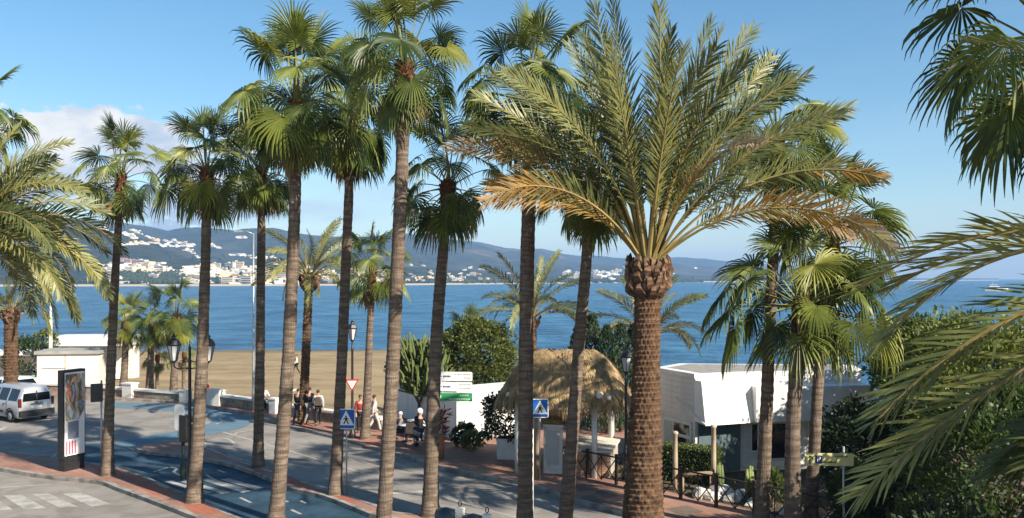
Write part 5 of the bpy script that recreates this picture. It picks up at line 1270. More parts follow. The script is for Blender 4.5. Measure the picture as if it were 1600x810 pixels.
# advertising column
ad = thing('advertising_column', 'tall advertising column with a colourful poster on the island', 'billboard', W(112, 32.9), R(66))
mb = MB(); mb.box((0, 0, .24), (.86, .30, .48)); mb.build('plinth', dark_metal, ad)
mb = MB(); mb.box((0, 0, 2.10), (.98, .26, 3.24)); mb.build('case', dark_metal, ad)
plate(ad, 'poster', (.02, -.132, 2.10), .86, 3.06, .02, sign_white, 0, .006)
pm = bpy.data.materials.new('poster_picture'); pm.use_nodes = True; nt = pm.node_tree; b = nt.nodes['Principled BSDF']; b.inputs['Roughness'].default_value = .35
tc = nd(nt, 'ShaderNodeTexCoord'); mp = nd(nt, 'ShaderNodeMapping'); mp.inputs['Scale'].default_value = (2.6, 2.6, 1.1); mp.inputs['Location'].default_value = (3.3, 0, 1.2); nt.links.new(tc.outputs['Object'], mp.inputs[0])
n = nd(nt, 'ShaderNodeTexNoise'); n.inputs['Scale'].default_value = 1.6; n.inputs['Detail'].default_value = 5; n.inputs['Distortion'].default_value = .5; nt.links.new(mp.outputs[0], n.inputs['Vector'])
cr = nd(nt, 'ShaderNodeValToRGB'); el = cr.color_ramp.elements
el[0].position = .26; el[0].color = (.55, .56, .60, 1); el[1].position = .74; el[1].color = (.75, .74, .72, 1)
for po, c in ((.36, (.30, .32, .38)), (.43, (.10, .11, .06)), (.47, (.42, .08, .08)), (.50, (.55, .30, .12)), (.53, (.60, .53, .30)), (.57, (.22, .24, .16)), (.66, (.68, .67, .64))): e_ = el.new(po); e_.color = (*c, 1)
nt.links.new(n.outputs['Fac'], cr.inputs[0]); nt.links.new(cr.outputs[0], b.inputs['Base Color'])
shape(ad, 'poster_print', [[(-.38, 1.86), (.20, 1.86), (.41, 2.2), (.41, 3.56), (-.38, 3.56)]], -.145, pm)
shape(ad, 'poster_print', [[(-.28, 1.18), (.18, 1.18), (.18, 1.82), (-.28, 1.82)]], -.152, M('poster_grey', (.22, .24, .29), .5, .1, 4))
for q in range(4): shape(ad, 'poster_print', [[(-.36 + q * .12, .62), (-.30 + q * .12, .62), (-.30 + q * .12, 1.10), (-.36 + q * .12, 1.10)]], -.152, M('poster_pink', (.52, .10, .16), .5, .1, 4))
# dark box on a pole, beside the first palm
bp_ = sign_post('pole_box', 'pole with a dark box beside the first palm trunk', W(158.5, 33.0), 3.3, .035, R(30), None, 'signal')
mb = MB(); mb.box((-.16, 0, 2.85), (.40, .22, .66)); mb.build('box', M('dark_grey_box', (.06, .06, .058), .6, .2, 5), bp_)
# traffic signals
def signal(label, base, H, rz, backboard=True):
    t = thing('traffic_light', label, 'traffic light', base, rz, 'traffic lights')
    mb = MB(); mb.lathe([(.11, 0), (.11, .5), (.06, .55), (.055, H - 1.0)], (0, 0, 0), 10); mb.build('post', M('dark_green_iron', (.02, .045, .035), .5, .2, 5), t, True)
    if backboard:
        plate(t, 'backing_board', (.06, .12, H - .45), .50, .92, .14, sign_white); plate(t, 'board_face', (.06, .095, H - .45), .42, .84, .11, dark_metal, 0, .004)
    mb = MB(); mb.box((-.12, 0, H - .82), (.34, .26, .95)); hd = mb.build('signal_head', dark_metal, t)
    mb = MB(); mb.box((.16, -.06, H - .85), (.30, .10, .60)); mb.build('control_panel', M('pale_control_panel', (.50, .52, .54), .5, .1, 3), t)
    for k in range(3):
        mb = MB(); mb.tube([(-.12, -.13, H - .52 - k * .29), (-.12, -.27, H - .54 - k * .29)], [.115, .115], 10, cap=False); mb.build('visor', dark_metal, t)
        mb = MB(); mb.lathe([(.10, 0), (.07, .03)], (0, 0, 0), 10); o = mb.build('lens', M('lens_%s' % 'ray'[k], ((.18, .02, .015), (.20, .11, .01), (.02, .13, .06))[k], .2, .1, 4), t); o.location = (-.12, -.125, H - .52 - k * .29); o.rotation_euler = (R(90), 0, 0)
    return t
signal('traffic light with white-edged backing board left of the lamp-post palm', W(286, 31.4), 2.62, R(150))
def drum_light(label, px, d, ztop, rz):
    t = thing('signal_top', label, 'traffic light', W(px, d), rz, 'signal heads at the bottom edge')
    mb = MB(); mb.lathe([(.09, 0), (.06, .1), (.05, ztop - .3)], (.28, 0, 0), 10); mb.build('post', M('cream_paint', (.66, .63, .55), .6, .06, 3), t, True)
    mb = MB(); mb.tube([(-.26, 0, ztop - .22), (-.1, 0, ztop - .2), (.14, 0, ztop - .24)], [.17, .20, .20], 14); mb.build('drum', M('blue_black_housing', (.035, .042, .055), .35, .2, 4, spec=.5), t, True)
    mb = MB(); mb.box((.24, 0, ztop - .16), (.16, .14, .34)); mb.build('bracket', MATS['cream_paint'], t)
    mb = MB(); mb.tube([(.24 + .035 * math.cos(q * .7), 0, ztop + .10 + .06 * math.sin(q * .7)) for q in range(10)], .012, 5); mb.build('loop', dark_metal, t)
    return t
drum_light('dark signal housing on a cream post at the bottom edge, left one', 702, 18.5, pt(0, 793, 18.5).z - .1, R(-20))
drum_light('dark signal housing on a cream post at the bottom edge, right one', 744, 18.2, pt(0, 803, 18.2).z - .1, R(-20))
mb = MB(); mb.lathe([(.045, -.05), (.045, 2.85), (.03, 2.9)], (0, 0, 0), 9); tag(mb.build('white_pole', M('pole_white', (.60, .60, .58), .5, .06, 4), None, True, W(831.5, 25.4, 0)), 'plain pale pole right against the palm trunk with the dark foot', 'pole')
# tall street light and flag pole
sl = thing('street_light', 'tall thin grey street light with a short arm over the beach', 'street light', W(396, 47.3))
mb = MB(); mb.lathe([(.10, -.05), (.085, 1.2), (.06, 4), (.045, 9.5)], (0, 0, 0), 9); mb.build('pole', galv, sl, True)
mb = MB(); mb.tube([(0, 0, 9.45), (-.35, 0, 9.60), (-.6, 0, 9.62)], .03, 6); mb.build('arm', galv, sl, True)
mb = MB(); mb.box((-.78, 0, 9.60), (.46, .22, .10), taper=.8); mb.build('lamp_head', galv, sl)
fp = thing('flag_pole', 'cream pole rising behind the white beach hut', 'pole', W(79, 59.5, -.03)); mb = MB(); mb.lathe([(.20, -.05), (.20, .5), (.12, .55), (.11, 4.6), (.06, 4.7), (.05, 8.2), (.02, 8.3)], (0, 0, 0), 9); mb.build('pole', M('cream_pole', (.66, .60, .46), .6, .06, 3), fp, True)

# ------------------------------------------------------------------ beach wall, huts
stone_m = M('wall_stone', (.30, .26, .205), .9, .35, 4.5, bump=.6, bscale=9, c2=(.13, .115, .095), detail=9)
def low_wall(label, pxs, h, mat):
    P = [at(x, y, .115) for x, y in pxs]; t = thing('beach_wall', label, 'wall', P[0], 0, 'low walls along the beach')
    Q = [p - P[0] for p in P]
    mb = MB(); ribbon(mb, Q, -.17, .17, -.1, h); mb.build('stonework', mat, t)
    mb = MB(); ribbon(mb, Q, -.24, .24, h + .002, h + .11); mb.build('coping', white_render, t)
    return t
low_wall('beach wall with white coping beside the beach hut, far left', [(-60, 611), (50, 612), (150, 616)], .45, stone_m)
low_wall('beach wall with white coping under the three short palms', [(158, 617), (205, 620.5), (245, 624), (283, 627)], .42, stone_m)
low_wall('dark stone wall with white coping behind the tall thin street light', [(318, 630), (350, 634), (395, 640), (432, 646)], .50, stone_m)
low_wall('dark stone wall with white coping behind the walkers', [(452, 650), (500, 658), (545, 664), (600, 673)], .50, stone_m)
for px, py, w, h, lb in ((203, 621, .75, .85, 'white wall pillar under the short palms'), (337, 633, .95, .85, 'white wall pillar right of the lamp-post palm'), (290, 628, .5, .7, 'white wall end beside the gap in the beach wall'), (430, 646, .4, .8, 'small white pillar near the man sitting on the wall')):
    p = at(px, py, .115); t = thing('wall_pillar', lb, 'pillar', p, R(-25), 'white pillars of the beach wall')
    mb = MB(); mb.box((0, 0, h / 2 - .05), (w, .5, h)); mb.build('block', white_render, t); mb = MB(); mb.box((0, 0, h - .02), (w + .1, .6, .08)); mb.build('cap', white_render, t)
hp = at(320, 629, .115); rf_ = thing('red_flower_clump', 'small clump of red flowers on the beach wall', 'flowers', (hp.x, hp.y + .3, .70)); rn = random.Random(3)
mb = MB(); P = [(Vector((rn.gauss(0, .06), rn.gauss(0, .06), .12 + rn.uniform(0, .2))), Vector((0, 0, 1))) for k in range(120)]; leaves_into(mb, P, .10, rn, 0, .2, .8); mb.build('petals', M('red_petal', (.55, .03, .025), .6, .2, 9), rf_)
mb = MB(); mb.lathe([(.07, 0), (.10, .16)], (0, 0, -.06), 9); mb.build('pot', terracotta, rf_)
# handrail of the beach steps
hr2 = thing('handrail', 'white handrail of the steps down to the beach', 'handrail', W(447, 46.5, .115), R(-25))
for x in (0, .75): mb = MB(); mb.lathe([(.035, 0), (.035, 1.3 if x else 1.05)], (x, 0, 0), 8); mb.build('upright', white_paint, hr2, True)
mb = MB(); mb.tube([(-.35, 0, .85), (0, 0, 1.05), (.75, 0, 1.32)], .035, 8); mb.build('rail', white_paint, hr2, True); mb = MB(); mb.tube([(0, 0, .45), (.75, 0, .45)], .03, 8); mb.build('lower_rail', white_paint, hr2, True)
# white beach hut
hc = Vector(W(107, 56.5, .115)); hut = thing('beach_hut', 'plain white flat-roofed beach hut behind the advertising column', 'hut', hc, R(8)); hw_ = 3.7
cream = M('cream_plaster', (.70, .65, .55), .8, .06, 1.5, bump=.05)
mb = MB(); mb.box((0, 1.2, 1.1), (hw_, 2.6, 2.3)); mb.build('wall', cream, hut)
mb = MB(); mb.box((0, 1.2, 2.36), (hw_ + .25, 2.9, .20)); mb.build('roof', M('grey_roof', (.30, .29, .27), .85, .2, 2), hut)
mb = MB(); mb.box((-.15, -.125, 1.35), (.03, .03, 1.9)); mb.box((-.85, -.125, 1.38), (1.4, .04, .03)); mb.build('door_joint', M('joint_grey', (.28, .26, .23), .8, .1, 3), hut)
mb = MB(); mb.box((0, 1.2, .1), (hw_ + .06, 2.66, .2)); mb.build('plinth', M('plinth_grey', (.30, .28, .25), .85, .1, 3), hut)
# white beach bar behind, with a flat roof on posts
bb = thing('beach_bar', 'white beach bar with a flat roof on posts, behind the hut', 'beach bar', W(150, 74, -1.0), R(3))
mb = MB(); mb.box((0, 0, 3.05), (6.4, 3.5, .75)); mb.build('roof', white_render, bb)
for k in range(5): mb = MB(); mb.lathe([(.12, -.3), (.12, 2.68)], (-2.9 + k * 1.45, -1.5, 0), 8); mb.build('post', white_render, bb, True)
mb = MB(); mb.box((0, .9, 1.2), (6.0, 1.2, 2.9)); mb.build('wall', cream, bb); mb = MB(); mb.box((0, -1.2, .5), (6.0, .3, 1.1)); mb.build('counter', white_render, bb)
b2 = thing('beach_bar', 'low white beach terrace with posts at the far left', 'beach bar', W(15, 66, -.8), R(5))
mb = MB(); mb.box((0, 0, 2.5), (5.2, 3, .22)); mb.build('roof', white_render, b2)
for k in range(4): mb = MB(); mb.lathe([(.10, -.3), (.10, 2.38)], (-2.3 + k * 1.5, -1.3, 0), 8); mb.build('post', white_render, b2, True)
mb = MB(); mb.box((0, 1.2, 1.0), (5.0, .25, 2.2)); mb.build('wall', cream, b2)
bush('shrub', 'dark shrub between the far-left palm and the beach hut', 'shrub', W(42, 60), (1.4, 1.2, 1.6), 70, 40, .2, leaf_dark, 90)
bush('shrub', 'green shrub behind the roof of the beach hut', 'shrub', W(70, 63, 0), (.9, .8, 1.3), 40, 40, .2, leaf_hedge, 91, lift=2.2)
gb = thing('litter_bin', 'small green litter bin behind the van', 'bin', W(47, 55.8, .115)); mb = MB(); mb.lathe([(.22, 0), (.28, .9), (.30, .95), (.20, 1.02)], (0, 0, 0), 10); mb.build('body', M('bin_green', (.13, .28, .19), .6, .1, 3), gb, True); mb = MB(); mb.box((0, 0, 1.06), (.5, .5, .07)); mb.build('lid', dark_metal, gb)

# ------------------------------------------------------------------ vehicles
def vehicle(name, label, loc, rz, Ln, Wd, Ht, prof, paint, tail=True, cat='van'):
    """prof: stations (x from rear 0..1, roof height, belt height); +X is forward, origin under the rear bumper"""
    t = thing(name, label, cat, loc, rz)
    hwid = Wd / 2; rings = []
    for x, zr, zb, pin in prof:
        w = hwid * pin; wr = w * (1 - .30 * max(0, (zr - zb)) / .75)
        rings.append([(x * Ln, s * y, z) for s, y, z in ((-1, w * .90, .24), (-1, w * .985, .42), (-1, w, .70), (-1, w * .985, zb), (-1, wr, zr - .10), (-1, wr - .10, zr - .015), (0, 0, zr + .012), (1, wr - .10, zr - .015), (1, wr, zr - .10), (1, w * .985, zb), (1, w, .70), (1, w * .985, .42), (1, w * .90, .24))])
    n = 13; mb = MB()
    for r_ in rings: mb.v += r_
    for k in range(len(rings) - 1):
        for j in range(n):
            a = k * n + j; b = k * n + (j + 1) % n; mb.f.append((a, a + n, b + n, b)); mb.m.append(0)
    mb.f.append(tuple(range(n))); mb.m.append(0); mb.f.append(tuple((len(rings) - 1) * n + j for j in reversed(range(n)))); mb.m.append(0)
    o = mb.build('body', paint, t, True)
    md = o.modifiers.new('bevel', 'BEVEL'); md.width = .03; md.segments = 2; md.limit_method = 'ANGLE'; md.angle_limit = R(40)
    def surf(x, f, s, off=.006):     # point on the side glass band at length x, height share f
        for k in range(len(prof) - 1):
            if prof[k][0] <= x <= prof[k + 1][0]:
                u = (x - prof[k][0]) / (prof[k + 1][0] - prof[k][0]); A, B_ = rings[k], rings[k + 1]
                lo = Vector(A[9 if s > 0 else 3]).lerp(Vector(B_[9 if s > 0 else 3]), u); hi = Vector(A[8 if s > 0 else 4]).lerp(Vector(B_[8 if s > 0 else 4]), u)
                p = lo.lerp(hi, f); return p + Vector((0, s * off, off * .4))
    return t, surf, rings, hwid
def wheel(t, x, y, r=.32):
    s = 1 if y > 0 else -1
    mb = MB(); mb.tube([(x, y - s * .20, r), (x, y - s * .18, r), (x, y - s * .02, r), (x, y, r)], [r * .92, r, r, r * .92], 18); w = mb.build('wheel', rubber, t, True)
    mb = MB(); mb.tube([(x, y - s * .02, r), (x, y + s * .012, r)], [r * .62, r * .56], 14); mb.build('rim', M('wheel_cover', (.32, .32, .33), .4, .15, 6, metal=.5), w, True)
def glassq(t, nm, P, mat=None): mb = MB(); mb.face(P); mb.face([p for p in reversed(P)]); return mb.build(nm, mat or glass_dark, t)
silver = M('silver_car_paint', (.52, .53, .54), .28, .04, 1, spec=.5, metal=.45, coat=.5); wpaint = M('white_car_paint', (.74, .74, .72), .3, .03, 1, spec=.5, coat=.5)
plast = M('black_plastic', (.03, .03, .032), .6, .2, 8); lamp_red = M('tail_lamp_red', (.12, .010, .009), .2, .15, 6, spec=.5)
# silver van, seen from behind
rear = at(57, 659); hd = Vector((-.84, .54, 0)); rz = math.atan2(hd.y, hd.x)
vprof = [(0, 1.62, 1.02, .955), (.012, 1.72, 1.02, .985), (.05, 1.79, 1.02, 1), (.30, 1.83, 1.0, 1), (.55, 1.80, .99, 1), (.66, 1.68, .98, 1), (.80, 1.12, .97, 1), (.82, 1.06, .95, .99), (.93, .98, .86, .97), (.985, .80, .72, .90), (1, .62, .58, .84)]
t, surf, rings, hwid = vehicle('delivery_van', 'silver compact van driving away on the far road', (rear.x, rear.y, .005), rz, 4.38, 1.81, 1.83, vprof, silver)
for s in (-1, 1):
    for x0, x1 in ((.055, .24), (.27, .45), (.475, .63)): glassq(t, 'side_window', [surf(x0, .10, s), surf(x1, .10, s), surf(x1, .92, s), surf(x0, .92, s)])
    A = [surf(.64, .12, s), surf(.74, .12, s), surf(.655, .9, s)]; glassq(t, 'quarter_window', A)
    mb = MB(); mb.box((.02, s * hwid * .91, 1.00), (.10, .13, .42)); mb.build('tail_light', lamp_red, t)
    mb = MB(); mb.box((4.38 * .70, s * (hwid + .10), 1.06), (.14, .20, .18)); mb.build('wing_mirror', plast, t)
    for x in (.28, .47): mb = MB(); mb.box((4.38 * x + .12, s * (hwid + .012), .90), (.20, .03, .035)); mb.build('door_handle', plast, t)
    for x in (.255, .46, .69): mb = MB(); mb.box((4.38 * x, s * (hwid + .001), .72), (.012, .012, .75)); mb.build('door_gap', plast, t)
    mb = MB(); mb.box((2.2, s * (hwid + .004), .52), (1.6, .03, .10)); mb.build('side_trim', plast, t)
    for x in (.78, 3.55): wheel(t, x, s * (hwid + .005))
    for x in (.78, 3.55):
        mb = MB(); mb.tube([(x + math.cos(q * .314) * .385, s * (hwid + .002), .32 + math.sin(q * .314) * .385) for q in range(11)], .035, 5); mb.build('wheel_arch', plast, t)
rw = glassq(t, 'rear_window', [(-.016, -.70, 1.06), (-.016, .70, 1.06), (.006, .64, 1.60), (.006, -.64, 1.60)])
mb = MB(); mb.box((-.015, 0, 1.33), (.02, .05, .44)); mb.build('rear_divider', plast, t)
mb = MB(); mb.box((-.05, 0, .46), (.16, 1.74, .30)); mb.build('bumper', plast, t)
mb = MB(); mb.box((-.012, 0, .76), (.02, .54, .13)); mb.build('number_plate', sign_white, t); mb = MB(); mb.box((-.018, .0, .90), (.03, .60, .035)); mb.build('tailgate_handle', plast, t); mb = MB(); mb.box((-.014, 0, .98), (.012, .15, .07)); mb.build('badge', plast, t)
# white car ahead of it, at the picture edge
rear = at(44, 631); t, surf, rings, hwid = vehicle('white_car', 'white hatchback ahead of the silver van at the left edge', (rear.x, rear.y, .005), rz, 4.1, 1.76, 1.5, [(0, .95, .90, .93), (.02, 1.05, .93, .97), (.10, 1.40, .95, .99), (.25, 1.50, .95, 1), (.50, 1.48, .94, 1), (.60, 1.38, .93, 1), (.76, .98, .92, 1), (.95, .80, .72, .93), (1, .58, .55, .84)], wpaint, cat='car')
for s in (-1, 1):
    for x0, x1 in ((.14, .32), (.345, .56)): glassq(t, 'side_window', [surf(x0, .12, s), surf(x1, .12, s), surf(x1, .9, s), surf(x0, .9, s)])
    for x in (.72, 3.3): wheel(t, x, s * (hwid + .005), .30)
    mb = MB(); mb.box((.06, s * .74, .88), (.14, .22, .22)); mb.build('tail_light', lamp_red, t); mb = MB(); mb.box((2.55, s * (hwid + .09), .98), (.12, .18, .14)); mb.build('wing_mirror', wpaint, t)
glassq(t, 'rear_window', [(.075, -.58, 1.06), (.075, .58, 1.06), (.36, .50, 1.385), (.36, -.50, 1.385)])
mb = MB(); mb.box((-.03, 0, .42), (.12, 1.6, .26)); mb.build('bumper', wpaint, t); mb = MB(); mb.box((-.012, 0, .72), (.03, .5, .12)); mb.build('number_plate', sign_white, t)

# yacht on the bay
yk = thing('motor_yacht', 'white motor yacht crossing the bay at the right', 'boat', Vector(((1556 - 800) / FOC * 640, 640, SEA_Z)), R(-8))
mb = MB(); hull = []
for x, w, zt in ((-8, 1.6, 1.5), (-5, 2.1, 1.6), (0, 2.3, 1.8), (4, 1.9, 2.1), (7, .9, 2.4), (8.6, .05, 2.6)): hull.append([(x - (.6 if w < .5 else 0), -w * .6, -.3), (x, -w, zt), (x, w, zt), (x - (.6 if w < .5 else 0), w * .6, -.3)])
for h in hull: mb.v += h
for k in range(5):
    for j in range(4): a = k * 4 + j; b = k * 4 + (j + 1) % 4; mb.f.append((a, a + 4, b + 4, b)); mb.m.append(0)
mb.f.append((0, 1, 2, 3)); mb.m.append(0); mb.build('hull', white_paint, yk)
mb = MB(); mb.box((-1.5, 0, 2.7), (8, 3.2, 1.8), taper=.88); mb.build('cabin', white_paint, yk); mb = MB(); mb.box((-1.4, 0, 2.85), (7.6, 3.3, .5)); mb.build('cabin_windows', glass_dark, yk)
mb = MB(); mb.box((-2.2, 0, 4.6), (5.2, 2.8, .25)); mb.build('flybridge_roof', white_paint, yk)
for x in (-4.2, .0): mb = MB(); mb.box((x, 0, 4.05), (.15, 2.4, .9)); mb.build('roof_support', white_paint, yk)
mb = MB(); mb.tube([(-2, 0, 4.7), (-2.2, 0, 7.2)], .08, 5); mb.build('mast', white_paint, yk)
# ------------------------------------------------------------------ people
def skin_obj(name, mat, parent, verts, edges, root=0, sub=1):
    me = bpy.data.meshes.new(name); me.from_pydata([v[0] for v in verts], edges, []); me.materials.append(mat)
    o = link(name, me, parent); sm = o.modifiers.new('skin', 'SKIN'); sm.use_smooth_shade = True
    for k, v in enumerate(verts):
        r = v[1]; me.skin_vertices[0].data[k].radius = r if isinstance(r, tuple) else (r, r); me.skin_vertices[0].data[k].use_root = (k == root)
    ss = o.modifiers.new('sub', 'SUBSURF'); ss.levels = sub; ss.render_levels = sub
    return o
skin_m = M('skin', (.46, .27, .19), .6, .08, 6)
def cloth(nm, c): return M('cloth_' + nm, c, .85, .12, 9, bump=.1)
def person(label, loc, rz, pose='stand', top=None, legs=None, hair=(.05, .035, .025), hat=None, h=1.72, group=None, bag=None, helmet=None):
    """faces -Y before rotation"""
    s = h / 1.72; t = thing('person', label, 'person', loc, rz, group); t.scale = (s, s, s)
    J = dict(pel=(0, 0, .96), wai=(0, .01, 1.12), che=(0, .01, 1.30), nec=(0, .0, 1.46), hd0=(0, -.01, 1.54), hd1=(0, -.015, 1.62), hd2=(0, .0, 1.69))
    for sd, q in ((-1, 'l'), (1, 'r')):
        J['sh' + q] = (sd * .175, .01, 1.40); J['el' + q] = (sd * .235, .03, 1.13); J['wr' + q] = (sd * .235, -.06, .89); J['ha' + q] = (sd * .235, -.08, .82)
        J['hi' + q] = (sd * .095, 0, .91); J['kn' + q] = (sd * .10, -.02, .50); J['an' + q] = (sd * .105, .02, .09); J['to' + q] = (sd * .12, -.13, .035)
    if pose == 'walk':
        J['knl'] = (-.10, -.16, .51); J['anl'] = (-.10, -.25, .11); J['tol'] = (-.11, -.40, .06); J['knr'] = (.10, .05, .50); J['anr'] = (.10, .30, .14); J['tor'] = (.11, .20, .035)
        J['ell'] = (-.23, .15, 1.14); J['wrl'] = (-.23, .16, .90); J['hal'] = (-.23, .15, .83); J['elr'] = (.23, -.08, 1.13); J['wrr'] = (.22, -.24, .95); J['har'] = (.22, -.30, .91)
    if pose == 'sit':
        dz = -.46
        for k in ('pel', 'wai', 'che', 'nec', 'hd0', 'hd1', 'hd2', 'shl', 'shr', 'hil', 'hir'): J[k] = (J[k][0], J[k][1] + .1, J[k][2] + dz)
        for sd, q in ((-1, 'l'), (1, 'r')):
            J['kn' + q] = (sd * .12, -.36, .50); J['an' + q] = (sd * .12, -.36, .09); J['to' + q] = (sd * .13, -.50, .035)
            J['el' + q] = (sd * .25, -.02, .70); J['wr' + q] = (sd * .16, -.24, .62); J['ha' + q] = (sd * .13, -.31, .60)
    Rd = dict(pel=(.145, .105), wai=(.13, .095), che=(.155, .11), nec=.052, hd0=(.065, .08), hd1=(.078, .098), hd2=(.06, .075))
    for q in 'lr': Rd.update({'sh' + q: .062, 'el' + q: .042, 'wr' + q: .029, 'ha' + q: (.034, .02), 'hi' + q: .088, 'kn' + q: .056, 'an' + q: .038, 'to' + q: (.042, .026)})
    def build(name, mat, keys, edges, grow, fingers=False, root='pel'):
        ks = list(keys); V = []
        for k in ks:
            r = Rd[k]; r = r if isinstance(r, tuple) else (r, r); V.append((J[k], (r[0] + grow, r[1] + grow)))
        E = [(ks.index(a), ks.index(b)) for a, b in edges]
        if fingers:
            for sd, q in ((-1, 'l'), (1, 'r')):
                hv = Vector(J['ha' + q]); d = (hv - Vector(J['wr' + q])).normalized(); side = d.cross(Vector((0, -1, 0) if abs(d.y) < .8 else (1, 0, 0))).normalized()
                for f, (off, ln) in enumerate(((-.026, .065), (-.009, .075), (.009, .07), (.026, .055))):
                    V.append((tuple(hv + d * .03 + side * off), (.008, .008))); E.append((ks.index('ha' + q), len(V) - 1)); V.append((tuple(hv + d * (.03 + ln) + side * off + Vector((-sd * .012, 0, 0))), (.007, .007))); E.append((len(V) - 2, len(V) - 1))
                V.append((tuple(hv + d * .015 + Vector((-sd * .04, -.02, 0))), (.009, .009))); E.append((ks.index('wr' + q), len(V) - 1))
        return skin_obj(name, mat, t, V, E, ks.index(root))
    spine = [('pel', 'wai'), ('wai', 'che'), ('che', 'nec')]
    arms = [(a + q, b + q) for q in 'lr' for a, b in (('sh', 'el'), ('el', 'wr'))] + [('che', 'shl'), ('che', 'shr')]
    lg = [(a + q, b + q) for q in 'lr' for a, b in (('hi', 'kn'), ('kn', 'an'))] + [('pel', 'hil'), ('pel', 'hir')]
    build('body', skin_m, J, spine + arms + lg + [('nec', 'hd0'), ('hd0', 'hd1'), ('hd1', 'hd2')] + [('wr' + q, 'ha' + q) for q in 'lr'] + [('an' + q, 'to' + q) for q in 'lr'], 0, True)
    build('jacket', top, ['pel', 'wai', 'che', 'shl', 'shr', 'ell', 'elr', 'wrl', 'wrr'], [('pel', 'wai'), ('wai', 'che')] + arms, .018)
    build('trousers', legs, ['pel', 'hil', 'hir', 'knl', 'knr', 'anl', 'anr'], lg, .014)
    for q in 'lr': build('shoe', rubber, ['an' + q, 'to' + q], [('an' + q, 'to' + q)], .014, root='an' + q)
    hd = Vector(J['hd1']); hm_ = M('hair_%02d%02d' % (int(hair[0] * 99), int(hair[2] * 99)), hair, .7, .3, 20)
    mb = MB(); mb.sphere(hd + Vector((0, .022, .035)), .098, 12, 8, 0, (.86, .98, .92)); mb.build('hair', hm_, t, True)
    fz = hd + Vector((0, -.098, -.01)); mb = MB(); mb.tube([fz + Vector((0, 0, .02)), fz + Vector((0, -.018, -.018)), fz + Vector((0, 0, -.026))], [.008, .014, .008], 6); mb.build('nose', skin_m, t, True)
    for sx in (-1, 1):
        mb = MB(); mb.sphere(fz + Vector((sx * .03, .006, .02)), .010, 6, 4); mb.build('eye', rubber, t, True); mb = MB(); mb.sphere(hd + Vector((sx * .083, .01, -.01)), .024, 6, 4, 0, (.4, .8, 1.2)); mb.build('ear', skin_m, t, True)
    mb = MB(); mb.box(fz + Vector((0, .004, -.05)), (.045, .012, .008)); mb.build('mouth', M('lips', (.32, .12, .10), .5, .1, 9), t)
    if hat is not None:
        mb = MB(); mb.lathe([(.15, 0), (.15, .012), (.10, .02), (.092, .085), (.05, .11)], hd + Vector((0, .01, .06)), 12); mb.build('hat', hat, t, True)
    if helmet is not None:
        mb = MB(); mb.sphere(hd + Vector((0, .015, .025)), .135, 12, 8, 0, (.95, 1.05, 1.0)); mb.build('helmet', helmet, t, True)
    if bag is not None:
        c = Vector(J['che']) + Vector((0, .19, -.10)); mb = MB(); mb.box(c, (.28, .14, .40), taper=.8); mb.build('backpack', bag, t)
    return t
white_c, black_c, navy_c, grey_c, pale_c, brown_c = cloth('white', (.46, .45, .43)), cloth('black', (.016, .016, .018)), cloth('navy', (.025, .03, .05)), cloth('grey', (.17, .17, .18)), cloth('pale', (.38, .39, .39)), cloth('brown', (.13, .08, .05))
mint_c = cloth('mint', (.45, .54, .44))
PZ = .117
person('person in a pale top and black trousers walking across the beach', at(463, 585.5, -1.28) + Vector((0, 0, .03)), R(-60), 'walk', mint_c, black_c, h=1.72)
w_ = at(414, 643, .115); person('person in a white shirt sitting on the dark beach wall', (w_.x, w_.y - .10, .615 - .44 + .06), R(40), 'sit', white_c, black_c)
def gp(px, py): p = at(px, py, .115); return (p.x, p.y, PZ)
person('person in black half hidden behind the slender date palm', gp(466, 663), R(160), 'walk', black_c, navy_c)
person('person in a black jacket walking beside the slender date palm', gp(484, 664), R(165), 'walk', black_c, grey_c, h=1.80)
person('person in a white top with a dark shoulder bag, right of the walkers', gp(497, 665.5), R(195), 'walk', pale_c, black_c, bag=cloth('bag', (.06, .045, .04)), h=1.72)
person('person in dark red standing behind the single-lantern lamp', gp(563, 676), R(30), 'stand', cloth('red', (.22, .03, .03)), black_c)
person('person in white leaning by the pale fan palm trunk', gp(585, 676), R(120), 'walk', white_c, white_c)
# café tables
def cafe_table(label, px, py):
    p = gp(px, py); t = thing('cafe_table', label, 'table', p, R(10), 'café tables'); mb = MB(); mb.lathe([(.25, 0), (.25, .03), (.03, .05), (.03, .70)], (0, 0, 0), 12); mb.build('pedestal', dark_metal, t, True); mb = MB(); mb.lathe([(.36, .70), (.37, .715), (.36, .735)], (0, 0, 0), 16); mb.build('table_top', white_paint, t, True)
    return p
def cafe_chair(label, px, py, rz):
    t = thing('cafe_chair', label, 'chair', gp(px, py), rz, 'café chairs'); cm = M('dark_rattan', (.05, .04, .035), .7, .2, 9)
    mb = MB(); mb.box((0, 0, .44), (.42, .42, .05)); mb.build('seat', cm, t); mb = MB(); mb.box((0, .20, .68), (.42, .04, .42)); mb.build('backrest', cm, t)
    for x in (-.18, .18):
        for y in (-.18, .18): mb = MB(); mb.tube([(x, y, 0), (x, y, .42)], .018, 6); mb.build('leg', dark_metal, t)
def seat_person(label, px, py, rz, **k):
    p = gp(px, py); return person(label, (p[0], p[1], p[2] - .03), rz, 'sit', **k)
cafe_table('small white café table in front of the grey shaded boards, left', 636, 690); cafe_table('small white café table nearer the scooter rider', 648, 682)
for lb, px, py, rz in (('café chair of the grey-haired guest', 622, 688, R(-70)), ('empty dark café chair at the white tables', 641, 695, R(0)), ('dark café chair of the guest facing left', 660, 686, R(80))): cafe_chair(lb, px, py, rz)
seat_person('grey-haired seated guest at the left café table', 622, 688, R(-70), top=grey_c, legs=navy_c, hair=(.55, .53, .50))
seat_person('seated café guest in a white top facing left', 660, 686, R(80), top=white_c, legs=black_c)
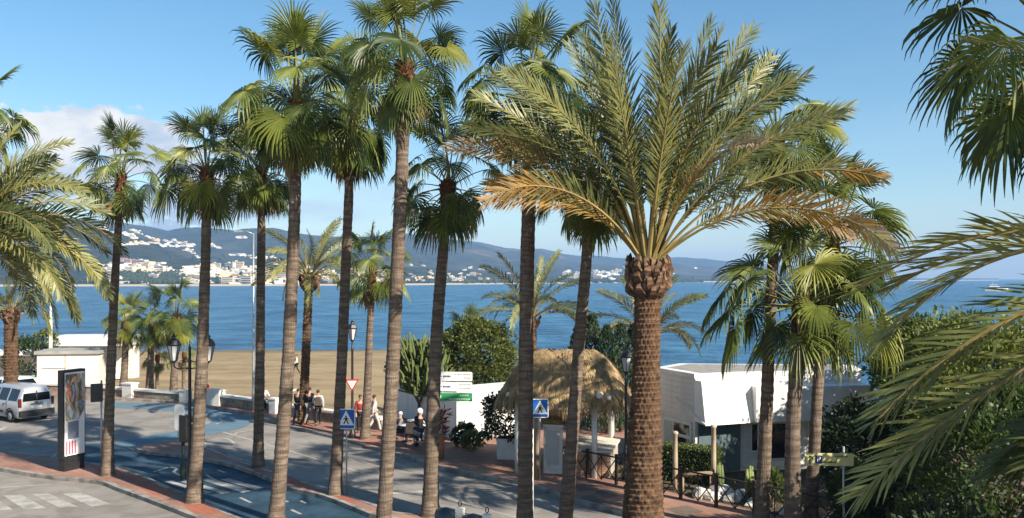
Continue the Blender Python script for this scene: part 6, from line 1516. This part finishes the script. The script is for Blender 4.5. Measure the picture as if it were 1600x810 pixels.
# scooter with rider
sp_ = gp(659, 702); sc_ = thing('motor_scooter', 'grey motor scooter at the kerb with its rider', 'scooter', sp_, R(28))
sg = M('scooter_grey', (.22, .23, .23), .35, .1, 3, spec=.5)
for y in (-.62, .62): mb = MB(); mb.tube([(-.055, y, .24), (-.04, y, .24), (.04, y, .24), (.055, y, .24)], [.20, .24, .24, .20], 16); w = mb.build('wheel', rubber, sc_, True); mb = MB(); mb.tube([(-.06, y, .24), (.06, y, .24)], .12, 12); mb.build('rim', galv, w, True)
mb = MB(); mb.tube([(0, .72, .62), (0, .30, .66), (0, .10, .55)], [.12, .17, .14], 10); mb.build('rear_body', sg, sc_, True)
mb = MB(); mb.box((0, -.10, .30), (.30, .55, .07)); mb.build('footboard', sg, sc_); mb = MB(); mb.tube([(0, -.42, .30), (0, -.50, .62), (0, -.44, .92)], [.15, .19, .12], 10, flat=.6); mb.build('front_shield', sg, sc_, True)
mb = MB(); mb.box((0, .30, .78), (.28, .62, .10)); mb.build('seat', rubber, sc_); mb = MB(); mb.tube([(-.32, -.34, 1.04), (0, -.42, .98), (.32, -.34, 1.04)], .02, 6); mb.build('handlebar', dark_metal, sc_); mb = MB(); mb.sphere((0, -.58, .80), .08, 8, 6); mb.build('headlight', frost, sc_, True)
dd = Matrix.Rotation(R(28), 3, 'Z') @ Vector((0, .10, 0)); person('rider in dark clothes with a white helmet sitting on the scooter', (sp_[0] + dd.x, sp_[1] + dd.y, PZ + .36), R(28), 'sit', top=black_c, legs=navy_c, helmet=sign_white)
# terracotta pot with reddish plant by the direction sign
tp = thing('potted_plant', 'tall terracotta pot with a reddish leafy plant beside the direction sign post', 'potted plant', gp(686.5, 716)); mb = MB(); mb.lathe([(.16, 0), (.22, .5), (.20, .85), (.24, .92), (.22, .94)], (0, 0, 0), 12); mb.build('pot', terracotta, tp, True)
rn = random.Random(9); mb = MB(); P = []
for k in range(260): a = rn.uniform(0, 6.28); r_ = rn.uniform(.02, .30); P.append((Vector((math.cos(a) * r_, math.sin(a) * r_, .95 + rn.random() * .9)), Vector((math.cos(a), math.sin(a), .5))))
leaves_into(mb, P, .26, rn, 0, .3, .22); mb.build('foliage', leaf_red, tp)
